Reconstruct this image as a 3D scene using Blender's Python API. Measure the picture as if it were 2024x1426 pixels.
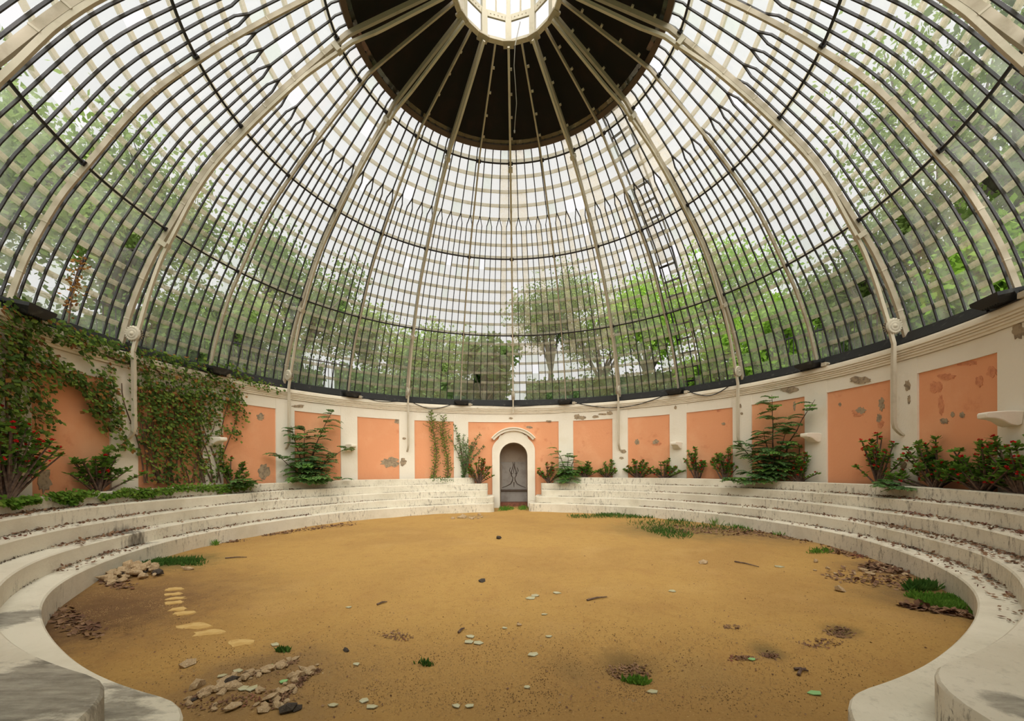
import bpy, math, random
import numpy as np
from mathutils import Vector, Matrix

# ------------------------------------------------------------------ scene, camera, light
scene = bpy.context.scene
COL = scene.collection
for o in list(bpy.data.objects):
    bpy.data.objects.remove(o)
R = 6.5                      # inner radius of the rotunda wall
EYE = .207 * R
F_PX, X0, Y0 = 805.48, 1013.0, 924.18
CX, CA, YAW, PITCH, ROLL = .0172, 1.0456, -.0111, -.0023, -.0061
CAMPOS = np.array([CX * R, -CA * R, EYE])


def ray(x, y):
    du, dv = x - X0, y - Y0
    cr, sr = math.cos(ROLL), math.sin(ROLL)
    u = (du * cr + dv * sr) / F_PX
    v = (-du * sr + dv * cr) / F_PX
    X, Y, Z = u, 1., -v
    cp, sp = math.cos(PITCH), math.sin(PITCH)
    Y, Z = Y * cp - Z * sp, Y * sp + Z * cp
    cy, sy = math.cos(YAW), math.sin(YAW)
    return np.array([X * cy + Y * sy, -X * sy + Y * cy, Z])


def fl(x, y, z=0.):
    d = ray(x, y)
    return CAMPOS + d * ((z - EYE) / d[2])


def wl(x, y, r=1.0):
    d = ray(x, y)
    A = d[0] ** 2 + d[1] ** 2
    B = CAMPOS[0] * d[0] + CAMPOS[1] * d[1]
    C = CAMPOS[0] ** 2 + CAMPOS[1] ** 2 - (r * R) ** 2
    return CAMPOS + d * ((-B + math.sqrt(max(0, B * B - A * C))) / A)


cam = bpy.data.cameras.new('camera')
cam.sensor_width = 36
cam.lens = F_PX / 2024 * 36
cam.shift_x = (1012 - X0) / 2024
cam.shift_y = (Y0 - 713) / 2024
cam.clip_start = .02
cam.clip_end = 400
camo = bpy.data.objects.new('camera', cam)
COL.objects.link(camo)
fw = Vector(ray(X0, Y0)).normalized()
rt = (Vector(ray(X0 + F_PX, Y0)) - Vector(ray(X0, Y0))).normalized()
up = rt.cross(fw)
camo.matrix_world = Matrix(((rt.x, up.x, -fw.x, CAMPOS[0]), (rt.y, up.y, -fw.y, CAMPOS[1]),
                            (rt.z, up.z, -fw.z, CAMPOS[2]), (0, 0, 0, 1)))
scene.camera = camo

world = bpy.data.worlds.new('overcast_sky')
scene.world = world
world.use_nodes = True
nt = world.node_tree
nt.nodes.clear()
wo = nt.nodes.new('ShaderNodeOutputWorld')
bg = nt.nodes.new('ShaderNodeBackground')
tc = nt.nodes.new('ShaderNodeTexCoord')
sx = nt.nodes.new('ShaderNodeSeparateXYZ')
mr = nt.nodes.new('ShaderNodeMapRange')      # overcast sky: zenith a little brighter than horizon
mr.inputs['From Min'].default_value = 0
mr.inputs['From Max'].default_value = 1
mr.inputs['To Min'].default_value = .82
mr.inputs['To Max'].default_value = 1.0
no = nt.nodes.new('ShaderNodeTexNoise')
no.inputs['Scale'].default_value = 2.2
no.inputs['Detail'].default_value = 4
mc = nt.nodes.new('ShaderNodeMix')
mc.data_type = 'RGBA'
mc.inputs[6].default_value = (.97, .955, .965, 1)
mc.inputs[7].default_value = (1.0, .985, .975, 1)
mu = nt.nodes.new('ShaderNodeMath')
mu.operation = 'MULTIPLY'
mu.inputs[1].default_value = .95
L = nt.links.new
L(tc.outputs['Generated'], sx.inputs[0])
L(sx.outputs['Z'], mr.inputs['Value'])
L(tc.outputs['Generated'], no.inputs['Vector'])
L(no.outputs['Fac'], mc.inputs[0])
L(mc.outputs[2], bg.inputs['Color'])
L(mr.outputs['Result'], mu.inputs[0])
L(mu.outputs[0], bg.inputs['Strength'])
L(bg.outputs[0], wo.inputs['Surface'])

sun = bpy.data.lights.new('veiled_sun', 'SUN')
sun.energy = 9.4
sun.angle = math.radians(85)
sun.color = (1.0, .95, .86)
suno = bpy.data.objects.new('veiled_sun', sun)
COL.objects.link(suno)
suno.rotation_euler = Vector((-.12, .70, -.80)).to_track_quat('-Z', 'Y').to_euler()

scene.cycles.max_bounces = 6
scene.cycles.diffuse_bounces = 4
vs = scene.view_settings
vs.view_transform = 'Standard'
vs.look = 'None'
vs.exposure = 0.2
vs.gamma = 1
vs.use_curve_mapping = False

# ------------------------------------------------------------------ helpers
rnd = random.Random(7)
NPR = np.random.default_rng(7)
D2R = math.pi / 180


def Z(h):
    return (.207 + h) * R


def W(phi, rho, z):
    return np.array([rho * R * math.sin(phi * D2R), rho * R * math.cos(phi * D2R), z])


def tang(phi):
    return np.array([math.cos(phi * D2R), -math.sin(phi * D2R), 0.])


def radv(phi):
    return np.array([math.sin(phi * D2R), math.cos(phi * D2R), 0.])


UP = np.array([0, 0, 1.])


def nrm(v):
    v = np.asarray(v, float)
    return v / (np.linalg.norm(v) + 1e-12)


class MB:
    def __init__(self):
        self.v, self.f, self.m, self.n = [], [], [], 0

    def add(self, verts, faces, mi=0):
        verts = np.asarray(verts, float).reshape(-1, 3)
        self.v.append(verts)
        k = self.n
        for f in faces:
            self.f.append([i + k for i in f])
            self.m.append(mi)
        self.n += len(verts)

    def quads(self, q, mi=0):
        q = np.asarray(q, float).reshape(-1, 4, 3)
        n = len(q)
        self.add(q.reshape(-1, 3), (np.arange(n * 4).reshape(-1, 4)).tolist(), mi)

    def box(self, c, a, b, d, mi=0):
        """box from centre and three half-axis vectors"""
        c, a, b, d = (np.asarray(t, float) for t in (c, a, b, d))
        vs_ = [c + sa * a + sb * b + sd * d for sd in (-1, 1) for sb in (-1, 1) for sa in (-1, 1)]
        self.add(vs_, [(0, 2, 3, 1), (4, 5, 7, 6), (0, 1, 5, 4), (2, 6, 7, 3), (0, 4, 6, 2), (1, 3, 7, 5)], mi)

    def sweep(self, pts, sides, ups, w, h, mi=0, closed=False):
        n = len(pts)
        vs_ = []
        for i in range(n):
            ww = w[i] if hasattr(w, '__len__') else w
            hh = h[i] if hasattr(h, '__len__') else h
            p, s, u = np.asarray(pts[i], float), np.asarray(sides[i], float), np.asarray(ups[i], float)
            vs_ += [p - s * ww / 2 - u * hh / 2, p + s * ww / 2 - u * hh / 2,
                    p + s * ww / 2 + u * hh / 2, p - s * ww / 2 + u * hh / 2]
        fs = []
        for i in range(n if closed else n - 1):
            j = (i + 1) % n
            for k in range(4):
                l = (k + 1) % 4
                fs.append((i * 4 + k, i * 4 + l, j * 4 + l, j * 4 + k))
        if not closed:
            fs += [(3, 2, 1, 0), tuple((n - 1) * 4 + k for k in range(4))]
        self.add(vs_, fs, mi)

    def tube(self, pts, r, n=6, mi=0):
        pts = [np.asarray(p, float) for p in pts]
        m = len(pts)
        vs_ = []
        ref = np.array([.31, .17, .93])
        for i in range(m):
            t = nrm(pts[min(i + 1, m - 1)] - pts[max(i - 1, 0)])
            a = np.cross(t, ref)
            if np.linalg.norm(a) < .05:
                a = np.cross(t, [1, 0, 0])
            a = nrm(a)
            b = np.cross(t, a)
            rr = r[i] if hasattr(r, '__len__') else r
            for k in range(n):
                an = 2 * math.pi * k / n
                vs_.append(pts[i] + rr * (a * math.cos(an) + b * math.sin(an)))
        fs = [(i * n + k, i * n + (k + 1) % n, (i + 1) * n + (k + 1) % n, (i + 1) * n + k)
              for i in range(m - 1) for k in range(n)]
        fs += [tuple(range(n - 1, -1, -1)), tuple((m - 1) * n + k for k in range(n))]
        self.add(vs_, fs, mi)

    def clear_of_wall(self):
        """plants lean against the inside of the wall, never into it"""
        for v in self.v:
            r = np.hypot(v[:, 0], v[:, 1])
            k = np.minimum(1, .9965 * R / np.maximum(r, 1e-6))
            v[:, 0] *= k
            v[:, 1] *= k

    def build(self, name, mats, parent=None, smooth=False, origin=None):
        me = bpy.data.meshes.new(name)
        v = np.concatenate(self.v) if self.v else np.zeros((0, 3))
        off = np.zeros(3)
        if origin is not None:
            off = np.asarray(origin, float)
        elif parent is not None:
            off = np.array(BASE.get(parent.name, (0, 0, 0)))
        v = v - off
        nl = np.array([len(f) for f in self.f], dtype=np.int32)
        me.vertices.add(len(v))
        me.vertices.foreach_set('co', v.astype(np.float32).ravel())
        flat = np.fromiter((i for f in self.f for i in f), dtype=np.int32)
        me.loops.add(len(flat))
        me.loops.foreach_set('vertex_index', flat)
        me.polygons.add(len(nl))
        me.polygons.foreach_set('loop_start', np.concatenate([[0], np.cumsum(nl)[:-1]]).astype(np.int32))
        me.polygons.foreach_set('material_index', np.array(self.m, dtype=np.int32))
        auto = not smooth and len(nl) < 12000
        me.polygons.foreach_set('use_smooth', np.full(len(nl), bool(smooth or auto)))
        me.update(calc_edges=True)
        me.validate()
        if auto:
            me.set_sharp_from_angle(angle=math.radians(32))
        if not isinstance(mats, (list, tuple)):
            mats = [mats]
        for m in mats:
            me.materials.append(m)
        o = bpy.data.objects.new(name, me)
        COL.objects.link(o)
        if parent is not None:
            o.parent = parent
            BASE[o.name] = BASE.get(parent.name, (0, 0, 0))
            if origin is not None:
                o.location = Vector(off) - Vector(BASE.get(parent.name, (0, 0, 0)))
                BASE[o.name] = tuple(off)
        elif origin is not None:
            o.location = off
            BASE[o.name] = tuple(off)
        return o


BASE = {}


def tag(o, label, cat=None, group=None, kind=None):
    o['label'] = label
    if cat:
        o['category'] = cat
    if group:
        o['group'] = group
    if kind:
        o['kind'] = kind
    return o


def thing(name, loc, label, cat, group=None, kind=None):
    o = bpy.data.objects.new(name, None)
    COL.objects.link(o)
    o.location = Vector(loc)
    o.empty_display_size = .1
    BASE[o.name] = tuple(loc)
    return tag(o, label, cat, group, kind)


def shared(name, mesh, parent, loc=None, mat=None):
    o = bpy.data.objects.new(name, mesh)
    COL.objects.link(o)
    o.parent = parent
    if mat is not None:
        o.matrix_local = mat
    elif loc is not None:
        o.location = Vector(loc)
    return o


# ------------------------------------------------------------------ materials
MATS = {}


def node(nt, typ, **kw):
    n = nt.nodes.new(typ)
    for k, v in kw.items():
        setattr(n, k, v)
    return n


def noise_fac(nt, scale, detail=4, rough=.55, vec=None, stretch=None):
    n = node(nt, 'ShaderNodeTexNoise')
    n.inputs['Scale'].default_value = scale
    n.inputs['Detail'].default_value = detail
    n.inputs['Roughness'].default_value = rough
    if vec is None:
        vec = node(nt, 'ShaderNodeTexCoord').outputs['Object']
    if stretch:
        mp = node(nt, 'ShaderNodeMapping')
        mp.inputs['Scale'].default_value = stretch
        nt.links.new(vec, mp.inputs['Vector'])
        vec = mp.outputs['Vector']
    nt.links.new(vec, n.inputs['Vector'])
    return n.outputs['Fac']


def ramp(nt, fac, lo, hi):
    m = node(nt, 'ShaderNodeMapRange')
    m.interpolation_type = 'SMOOTHSTEP'
    m.inputs['From Min'].default_value = lo
    m.inputs['From Max'].default_value = hi
    nt.links.new(fac, m.inputs['Value'])
    return m.outputs['Result']


def mixc(nt, fac, a, b):
    m = node(nt, 'ShaderNodeMix')
    m.data_type = 'RGBA'
    if isinstance(fac, (int, float)):
        m.inputs[0].default_value = fac
    else:
        nt.links.new(fac, m.inputs[0])
    for i, c in ((6, a), (7, b)):
        if isinstance(c, (tuple, list)):
            m.inputs[i].default_value = (*c[:3], 1)
        else:
            nt.links.new(c, m.inputs[i])
    return m.outputs[2]


def mul(nt, a, b):
    m = node(nt, 'ShaderNodeMath')
    m.operation = 'MULTIPLY'
    for i, c in ((0, a), (1, b)):
        if isinstance(c, (int, float)):
            m.inputs[i].default_value = c
        else:
            nt.links.new(c, m.inputs[i])
    return m.outputs[0]


def newmat(name):
    m = bpy.data.materials.new(name)
    m.use_nodes = True
    m.node_tree.nodes.clear()
    out = m.node_tree.nodes.new('ShaderNodeOutputMaterial')
    MATS[name] = m
    return m, m.node_tree, out


def surf(name, base, layers=(), rough=.8, bump=.0, bscale=30, spec=.3, metal=0):
    """layers: (colour, scale, lo, hi, stretch or None, amount)"""
    m, nt, out = newmat(name)
    b = node(nt, 'ShaderNodeBsdfPrincipled')
    b.inputs['Roughness'].default_value = rough
    b.inputs['Specular IOR Level'].default_value = spec
    b.inputs['Metallic'].default_value = metal
    col = tuple(base)
    for lay in layers:
        c, sc, lo, hi = lay[:4]
        st = lay[4] if len(lay) > 4 else None
        am = lay[5] if len(lay) > 5 else 1.
        f = ramp(nt, noise_fac(nt, sc, 6, .6, None, st), lo, hi)
        if am != 1.:
            f = mul(nt, f, am)
        col = mixc(nt, f, col, c)
    if isinstance(col, tuple):
        b.inputs['Base Color'].default_value = (*col, 1)
    else:
        nt.links.new(col, b.inputs['Base Color'])
    if bump:
        bp = node(nt, 'ShaderNodeBump')
        bp.inputs['Strength'].default_value = bump
        bp.inputs['Distance'].default_value = .02
        nt.links.new(noise_fac(nt, bscale, 8, .65), bp.inputs['Height'])
        nt.links.new(bp.outputs[0], b.inputs['Normal'])
    nt.links.new(b.outputs[0], out.inputs[0])
    return m


def leafmat(name, c1, c2, trans=.4, scale=3.):
    m, nt, out = newmat(name)
    d = node(nt, 'ShaderNodeBsdfDiffuse')
    t = node(nt, 'ShaderNodeBsdfTranslucent')
    mx = node(nt, 'ShaderNodeMixShader')
    mx.inputs[0].default_value = trans
    c = mixc(nt, ramp(nt, noise_fac(nt, scale, 3), .35, .65), c1, c2)
    nt.links.new(c, d.inputs[0])
    nt.links.new(c, t.inputs[0])
    nt.links.new(d.outputs[0], mx.inputs[1])
    nt.links.new(t.outputs[0], mx.inputs[2])
    nt.links.new(mx.outputs[0], out.inputs[0])
    return m


def glassmat(name, clear, tint, haze, hazecol, gloss=.05, stain=None):
    """dusty sheet glass: clear part passes straight through, the dust film scatters"""
    m, nt, out = newmat(name)
    tr = node(nt, 'ShaderNodeBsdfTransparent')
    tr.inputs[0].default_value = (*tint, 1)
    tl = node(nt, 'ShaderNodeBsdfTranslucent')
    df = node(nt, 'ShaderNodeBsdfDiffuse')
    for s in (tl, df):
        s.inputs[0].default_value = (*hazecol, 1)
    hz = node(nt, 'ShaderNodeMixShader')
    hz.inputs[0].default_value = .45
    nt.links.new(tl.outputs[0], hz.inputs[1])
    nt.links.new(df.outputs[0], hz.inputs[2])
    gl = node(nt, 'ShaderNodeBsdfGlossy')
    gl.inputs['Roughness'].default_value = .08
    m1 = node(nt, 'ShaderNodeMixShader')
    f = noise_fac(nt, 1.6, 5, .6, None, stain or (3, 3, 1.2))
    mp = node(nt, 'ShaderNodeMapRange')
    mp.inputs['From Min'].default_value = .3
    mp.inputs['From Max'].default_value = .7
    mp.inputs['To Min'].default_value = haze * .45
    mp.inputs['To Max'].default_value = min(1, haze * 1.6)
    nt.links.new(f, mp.inputs['Value'])
    nt.links.new(mp.outputs[0], m1.inputs[0])
    nt.links.new(tr.outputs[0], m1.inputs[1])
    nt.links.new(hz.outputs[0], m1.inputs[2])
    m2 = node(nt, 'ShaderNodeMixShader')
    m2.inputs[0].default_value = gloss
    nt.links.new(m1.outputs[0], m2.inputs[1])
    nt.links.new(gl.outputs[0], m2.inputs[2])
    nt.links.new(m2.outputs[0], out.inputs[0])
    return m


WHITE = (.80, .745, .65)
m_plaster = surf('white_plaster', WHITE, [((.70, .62, .49), 1.1, .52, .75, None, .6),
                                           ((.55, .47, .36), 5, .66, .78, (1, 1, .35), .6),
                                           ((.40, .34, .27), 34, .70, .76, None, .6)], .85, .25, 22)
m_cornice = surf('cornice_plaster', (.78, .715, .60), [((.62, .53, .40), 3, .5, .72, (1, 1, 3), .6),
                                                        ((.30, .24, .17), 9, .63, .72, (1, 1, 4), .7)], .85, .25, 26)
m_terra = surf('terracotta_paint', (.74, .335, .175), [((.80, .42, .24), .9, .45, .7, None, .7),
                                                       ((.58, .21, .10), 2.4, .60, .72, None, .55),
                                                       ((.34, .17, .10), 21, .70, .76, None, .7)], .85, .2, 18)
m_patch = surf('bare_render', (.40, .31, .21), [((.26, .20, .14), 14, .45, .6)], .95, .8, 40)
m_scuff = surf('scuffed_paint', (.66, .28, .145), [((.55, .21, .11), 14, .45, .6)], .95, .5, 40)
def stepmat():
    m, nt, out = newmat('step_plaster')
    b = node(nt, 'ShaderNodeBsdfPrincipled')
    b.inputs['Roughness'].default_value = .85
    b.inputs['Specular IOR Level'].default_value = .25
    pos = node(nt, 'ShaderNodeNewGeometry').outputs['Position']
    col = mixc(nt, ramp(nt, noise_fac(nt, 1.3, 5, .6, pos), .42, .68), (.70, .65, .55), (.60, .55, .45))
    area = ramp(nt, noise_fac(nt, .55, 4, .6, pos), .43, .58)
    nsep = node(nt, 'ShaderNodeSeparateXYZ')
    nt.links.new(node(nt, 'ShaderNodeNewGeometry').outputs['True Normal'], nsep.inputs[0])
    vert = node(nt, 'ShaderNodeMapRange')          # runs only down the upright faces
    vert.inputs['From Min'].default_value = .2
    vert.inputs['From Max'].default_value = .8
    vert.inputs['To Min'].default_value = 1
    vert.inputs['To Max'].default_value = .25
    nt.links.new(nsep.outputs['Z'], vert.inputs['Value'])
    area = mul(nt, area, vert.outputs[0])
    drip = ramp(nt, noise_fac(nt, 20, 6, .75, pos, (1, 1, .3)), .52, .66)
    col = mixc(nt, mul(nt, mul(nt, area, drip), .8), col, (.19, .165, .13))
    speck = ramp(nt, noise_fac(nt, 30, 5, .75, pos), .60, .68)
    col = mixc(nt, mul(nt, mul(nt, speck, area), .85), col, (.10, .085, .07))
    col = mixc(nt, mul(nt, ramp(nt, noise_fac(nt, 42, 4, .7, pos), .66, .72), .5), col, (.30, .25, .19))
    # grimy smears on the rounded entrance ends and under the tier by the heap
    for p, r, st, am in ((fl(85, 1365, .43), .52, (1, 2.6, 1), .8), (fl(15, 1225, .24), .28, (1, 2, 1), .8),
                         (fl(245, 1085, .2), .35, (1, 1, .25), .95), (fl(2015, 1400, .43), .14, (1, 1, 1), .7)):
        dn = node(nt, 'ShaderNodeVectorMath')
        dn.operation = 'DISTANCE'
        nt.links.new(pos, dn.inputs[0])
        dn.inputs[1].default_value = tuple(p)
        ad = node(nt, 'ShaderNodeMath')
        ad.operation = 'MULTIPLY_ADD'
        nt.links.new(noise_fac(nt, 5, 6, .7, pos, st), ad.inputs[0])
        ad.inputs[1].default_value = r * 1.8
        nt.links.new(dn.outputs['Value'], ad.inputs[2])
        mp = node(nt, 'ShaderNodeMapRange')
        mp.inputs['From Min'].default_value = r * 1.55
        mp.inputs['From Max'].default_value = r * 1.85
        mp.inputs['To Min'].default_value = am
        mp.inputs['To Max'].default_value = 0
        nt.links.new(ad.outputs[0], mp.inputs['Value'])
        stk = node(nt, 'ShaderNodeMapRange')
        stk.inputs['From Min'].default_value = .35
        stk.inputs['From Max'].default_value = .62
        stk.inputs['To Min'].default_value = .55
        nt.links.new(noise_fac(nt, 7, 7, .75, pos, (.5, 2.2, .6)), stk.inputs['Value'])
        col = mixc(nt, mul(nt, mp.outputs[0], stk.outputs[0]), col, (.10, .085, .068))
    nt.links.new(col, b.inputs['Base Color'])
    bp = node(nt, 'ShaderNodeBump')
    bp.inputs['Strength'].default_value = .3
    bp.inputs['Distance'].default_value = .02
    nt.links.new(noise_fac(nt, 18, 8, .65, pos), bp.inputs['Height'])
    nt.links.new(bp.outputs[0], b.inputs['Normal'])
    nt.links.new(b.outputs[0], out.inputs[0])
    return m


m_step = stepmat()
m_iron = surf('cream_painted_iron', (.43, .37, .285), [((.33, .275, .20), 4, .5, .7, None, .7),
                                                      ((.25, .16, .09), 22, .68, .75)], .6, .1, 30)
m_ironw = surf('white_painted_iron', (.52, .465, .37), [((.40, .345, .26), 5, .5, .7, None, .6),
                                                       ((.3, .2, .12), 20, .69, .75)], .6, .1, 30)
m_bar = surf('black_glazing_bar', (.022, .020, .024), [((.05, .045, .045), 6, .5, .7)], .6)
m_sill = surf('black_sill', (.018, .018, .018), [((.06, .055, .05), 8, .58, .7)], .7, .2)
m_cover = surf('dark_canvas', (.012, .010, .009), [((.020, .012, .010), 2.5, .45, .7)], .95)
m_coverband = surf('brown_canvas_hem', (.11, .075, .055), (), .95)
m_black = surf('black_plastic', (.02, .021, .023), [((.06, .06, .06), 9, .55, .75)], .55)
m_lens = surf('dark_lens', (.03, .035, .04), (), .12, spec=.6)
m_cable = surf('black_cable', (.015, .015, .016), (), .6)
m_cord = surf('grey_cord', (.30, .28, .25), (), .8)
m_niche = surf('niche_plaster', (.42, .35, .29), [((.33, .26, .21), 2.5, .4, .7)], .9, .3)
m_panelgrey = surf('grey_board', (.36, .335, .315), [((.27, .24, .22), 3, .45, .7), ((.16, .13, .11), 16, .64, .74)], .85, .2)
m_relief = surf('brown_relief', (.13, .10, .085), (), .9)
m_brick = surf('red_threshold', (.22, .085, .055), [((.13, .06, .04), 12, .45, .65)], .95, .4)
m_soil = surf('dry_soil', (.13, .09, .06), [((.07, .05, .035), 10, .4, .65)], .98, .8)
m_grass_gr = surf('terrace_grass', (.14, .22, .06), [((.08, .13, .04), 1.4, .4, .65), ((.2, .2, .09), .5, .5, .7)], .95, .5)
m_bark = surf('grey_bark', (.13, .11, .09), [((.06, .05, .04), 7, .4, .65, (1, 1, .3))], .95, .6)
m_stem = surf('brown_stem', (.15, .10, .075), [((.08, .05, .04), 20, .4, .6)], .9)
m_vine = surf('vine_wood', (.17, .105, .07), [((.09, .055, .04), 12, .4, .6)], .9)
m_rock = surf('sandstone', (.50, .36, .21), [((.36, .25, .15), 9, .42, .62), ((.62, .50, .35), 4, .5, .7)], .9, .5, 40)
m_pale = surf('pale_worn_stone', (.54, .365, .145), [((.46, .29, .10), 9, .42, .6)], .95, .4, 40)
m_rockdark = surf('dark_stone', (.05, .04, .035), [((.10, .08, .06), 9, .45, .65)], .85, .5, 40)
m_shard = surf('green_glass_shard', (.42, .38, .23), [((.44, .43, .31), 6, .4, .6)], .25, spec=.6)
m_shardg = surf('bright_green_leaf_scrap', (.22, .42, .17), (), .5)
m_litter = surf('dead_leaf', (.13, .065, .04), [((.24, .14, .08), 5, .4, .6), ((.16, .035, .025), 2, .58, .7)], .9)
m_pebble = surf('grit', (.42, .27, .12), [((.20, .12, .055), 3, .45, .58), ((.55, .43, .28), 5, .62, .72)], .95)
m_grass = leafmat('grass_blade', (.10, .22, .03), (.16, .30, .05), .35)
m_grassd = leafmat('dark_grass_blade', (.05, .12, .025), (.09, .17, .04), .35)
m_ivy1 = leafmat('ivy_dark_green', (.065, .115, .03), (.105, .165, .04), .3)
m_ivy2 = leafmat('ivy_mid_green', (.15, .23, .045), (.22, .30, .06), .35)
m_ivy3 = leafmat('ivy_rust', (.34, .17, .05), (.20, .09, .04), .3)
m_creep = leafmat('creeper_green', (.09, .19, .025), (.17, .28, .05), .35)
m_fern = leafmat('feather_leaf', (.11, .22, .085), (.17, .30, .09), .4)
m_fernb = leafmat('feather_leaf_bright', (.17, .33, .07), (.14, .28, .06), .4)
m_eu = leafmat('thorn_shrub_leaf', (.11, .23, .04), (.19, .33, .06), .35)
m_eub = leafmat('thorn_shrub_leaf_bronze', (.21, .17, .05), (.14, .20, .04), .3)
m_flower = leafmat('red_bloom', (.60, .018, .02), (.48, .03, .03), .25)
m_tree1 = leafmat('tree_leaf_olive', (.17, .25, .075), (.26, .35, .11), .5, .7)
m_tree2 = leafmat('tree_leaf_dark', (.11, .18, .055), (.17, .25, .08), .5, .7)
m_tree3 = leafmat('tree_leaf_bright', (.20, .36, .05), (.28, .45, .08), .5, .7)
m_hedge = leafmat('hedge_leaf', (.10, .17, .065), (.15, .22, .08), .35, .7)
g_clear = glassmat('dusty_glass', 1, (.955, .965, .96), .05, (.80, .83, .78))
g_hazy = glassmat('hazy_glass', 1, (.92, .945, .92), .11, (.76, .80, .72))
g_stain = glassmat('stained_glass', 1, (.94, .93, .89), .22, (.82, .76, .64), .04, (8, 8, .5))
g_lap = glassmat('grimy_glass_lap', 1, (.80, .775, .70), .42, (.60, .565, .475), .03)


def sandmat():
    m, nt, out = newmat('ochre_sand')
    b = node(nt, 'ShaderNodeBsdfPrincipled')
    b.inputs['Roughness'].default_value = .95
    b.inputs['Specular IOR Level'].default_value = .15
    pos = node(nt, 'ShaderNodeNewGeometry').outputs['Position']
    col = (.50, .30, .098)
    col = mixc(nt, ramp(nt, noise_fac(nt, .45, 5, .6, pos), .42, .66), col, (.43, .25, .085))
    col = mixc(nt, mul(nt, ramp(nt, noise_fac(nt, 2.2, 6, .65, pos), .5, .72), .6), col, (.40, .215, .075))
    col = mixc(nt, mul(nt, ramp(nt, noise_fac(nt, 9, 6, .7, pos), .48, .68), .38), col, (.36, .19, .06))
    col = mixc(nt, mul(nt, ramp(nt, noise_fac(nt, 1.1, 4, .6, pos), .52, .7), .4), col, (.58, .37, .14))
    # brown earth towards the rim, darker sand in front, dark hollows, moss (own shapes)
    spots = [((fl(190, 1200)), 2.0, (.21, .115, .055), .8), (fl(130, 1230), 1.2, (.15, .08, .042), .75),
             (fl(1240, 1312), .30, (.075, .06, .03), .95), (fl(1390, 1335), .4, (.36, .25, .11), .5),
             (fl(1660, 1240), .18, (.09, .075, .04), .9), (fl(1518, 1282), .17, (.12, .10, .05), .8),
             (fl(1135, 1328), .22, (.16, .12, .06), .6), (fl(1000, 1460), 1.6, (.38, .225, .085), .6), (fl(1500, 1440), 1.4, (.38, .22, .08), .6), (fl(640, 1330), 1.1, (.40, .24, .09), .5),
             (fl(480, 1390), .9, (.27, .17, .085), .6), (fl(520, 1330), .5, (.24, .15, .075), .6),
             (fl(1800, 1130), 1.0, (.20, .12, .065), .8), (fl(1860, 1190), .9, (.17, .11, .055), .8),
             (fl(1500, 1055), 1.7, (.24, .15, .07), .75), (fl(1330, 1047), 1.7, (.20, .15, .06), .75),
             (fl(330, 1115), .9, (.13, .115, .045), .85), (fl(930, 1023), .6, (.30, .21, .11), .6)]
    nz = noise_fac(nt, 4.5, 9, .8, pos)
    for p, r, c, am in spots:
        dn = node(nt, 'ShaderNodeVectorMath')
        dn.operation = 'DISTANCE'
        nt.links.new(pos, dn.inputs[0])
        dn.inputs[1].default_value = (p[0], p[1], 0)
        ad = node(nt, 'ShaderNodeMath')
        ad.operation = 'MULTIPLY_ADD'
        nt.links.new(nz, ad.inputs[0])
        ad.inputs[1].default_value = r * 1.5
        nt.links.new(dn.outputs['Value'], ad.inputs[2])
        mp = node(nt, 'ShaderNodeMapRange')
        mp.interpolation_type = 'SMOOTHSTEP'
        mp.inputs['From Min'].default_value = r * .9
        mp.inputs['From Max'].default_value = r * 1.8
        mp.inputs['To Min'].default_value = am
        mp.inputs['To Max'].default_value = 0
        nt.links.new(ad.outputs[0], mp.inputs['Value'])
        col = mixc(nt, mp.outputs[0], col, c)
    col = mixc(nt, mul(nt, ramp(nt, noise_fac(nt, 55, 4, .75, pos), .55, .66), .6), col, (.22, .12, .045))
    col = mixc(nt, mul(nt, ramp(nt, noise_fac(nt, 70, 4, .75, pos), .60, .70), .6), col, (.72, .50, .23))
    nt.links.new(col, b.inputs['Base Color'])
    bp = node(nt, 'ShaderNodeBump')
    bp.inputs['Strength'].default_value = .8
    bp.inputs['Distance'].default_value = .03
    nt.links.new(noise_fac(nt, 26, 9, .75, pos), bp.inputs['Height'])
    nt.links.new(bp.outputs[0], b.inputs['Normal'])
    nt.links.new(b.outputs[0], out.inputs[0])
    return m


m_sand = sandmat()

# ------------------------------------------------------------------ floor
HOLES = [(fl(1238, 1322), .36, .07), (fl(1658, 1243), .22, .05), (fl(1518, 1287), .2, .04), (fl(1440, 1293), .16, .025),
         (fl(1390, 1335), .35, .02), (fl(1595, 1262), .15, .025), (fl(1130, 1332), .2, .02)]
MOUNDS = [(fl(470, 1400), .75, .05), (fl(560, 1360), .4, .03), (fl(255, 1143), .45, .05)]


def floor_z(x, y):
    z = .012 * math.sin(1.7 * x + .6) * math.sin(1.3 * y) + .006 * math.sin(5.1 * x + 2 * y) * math.sin(4.3 * y - x)
    for p, r, d in HOLES:
        q = ((x - p[0]) ** 2 + (y - p[1]) ** 2) / (r * r)
        z -= d * math.exp(-1.6 * q) - .3 * d * math.exp(-1.2 * (math.sqrt(q) - 1.35) ** 2 * 4)
    for p, r, d in MOUNDS:
        q = ((x - p[0]) ** 2 + (y - p[1]) ** 2) / (r * r)
        z += d * math.exp(-1.6 * q)
    return z


b = MB()
N = 170
E0 = -7.6
xs = np.linspace(-6.4, 6.4, N)
ys = np.linspace(E0, 7.2, N)
vv = [(x, y, floor_z(x, y)) for y in ys for x in xs]
b.add(vv, [(j * N + i, j * N + i + 1, (j + 1) * N + i + 1, (j + 1) * N + i) for j in range(N - 1) for i in range(N - 1)])
floor = b.build('floor', m_sand, None, True)
tag(floor, 'ochre sand floor of the round arena', 'floor', kind='structure')

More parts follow.
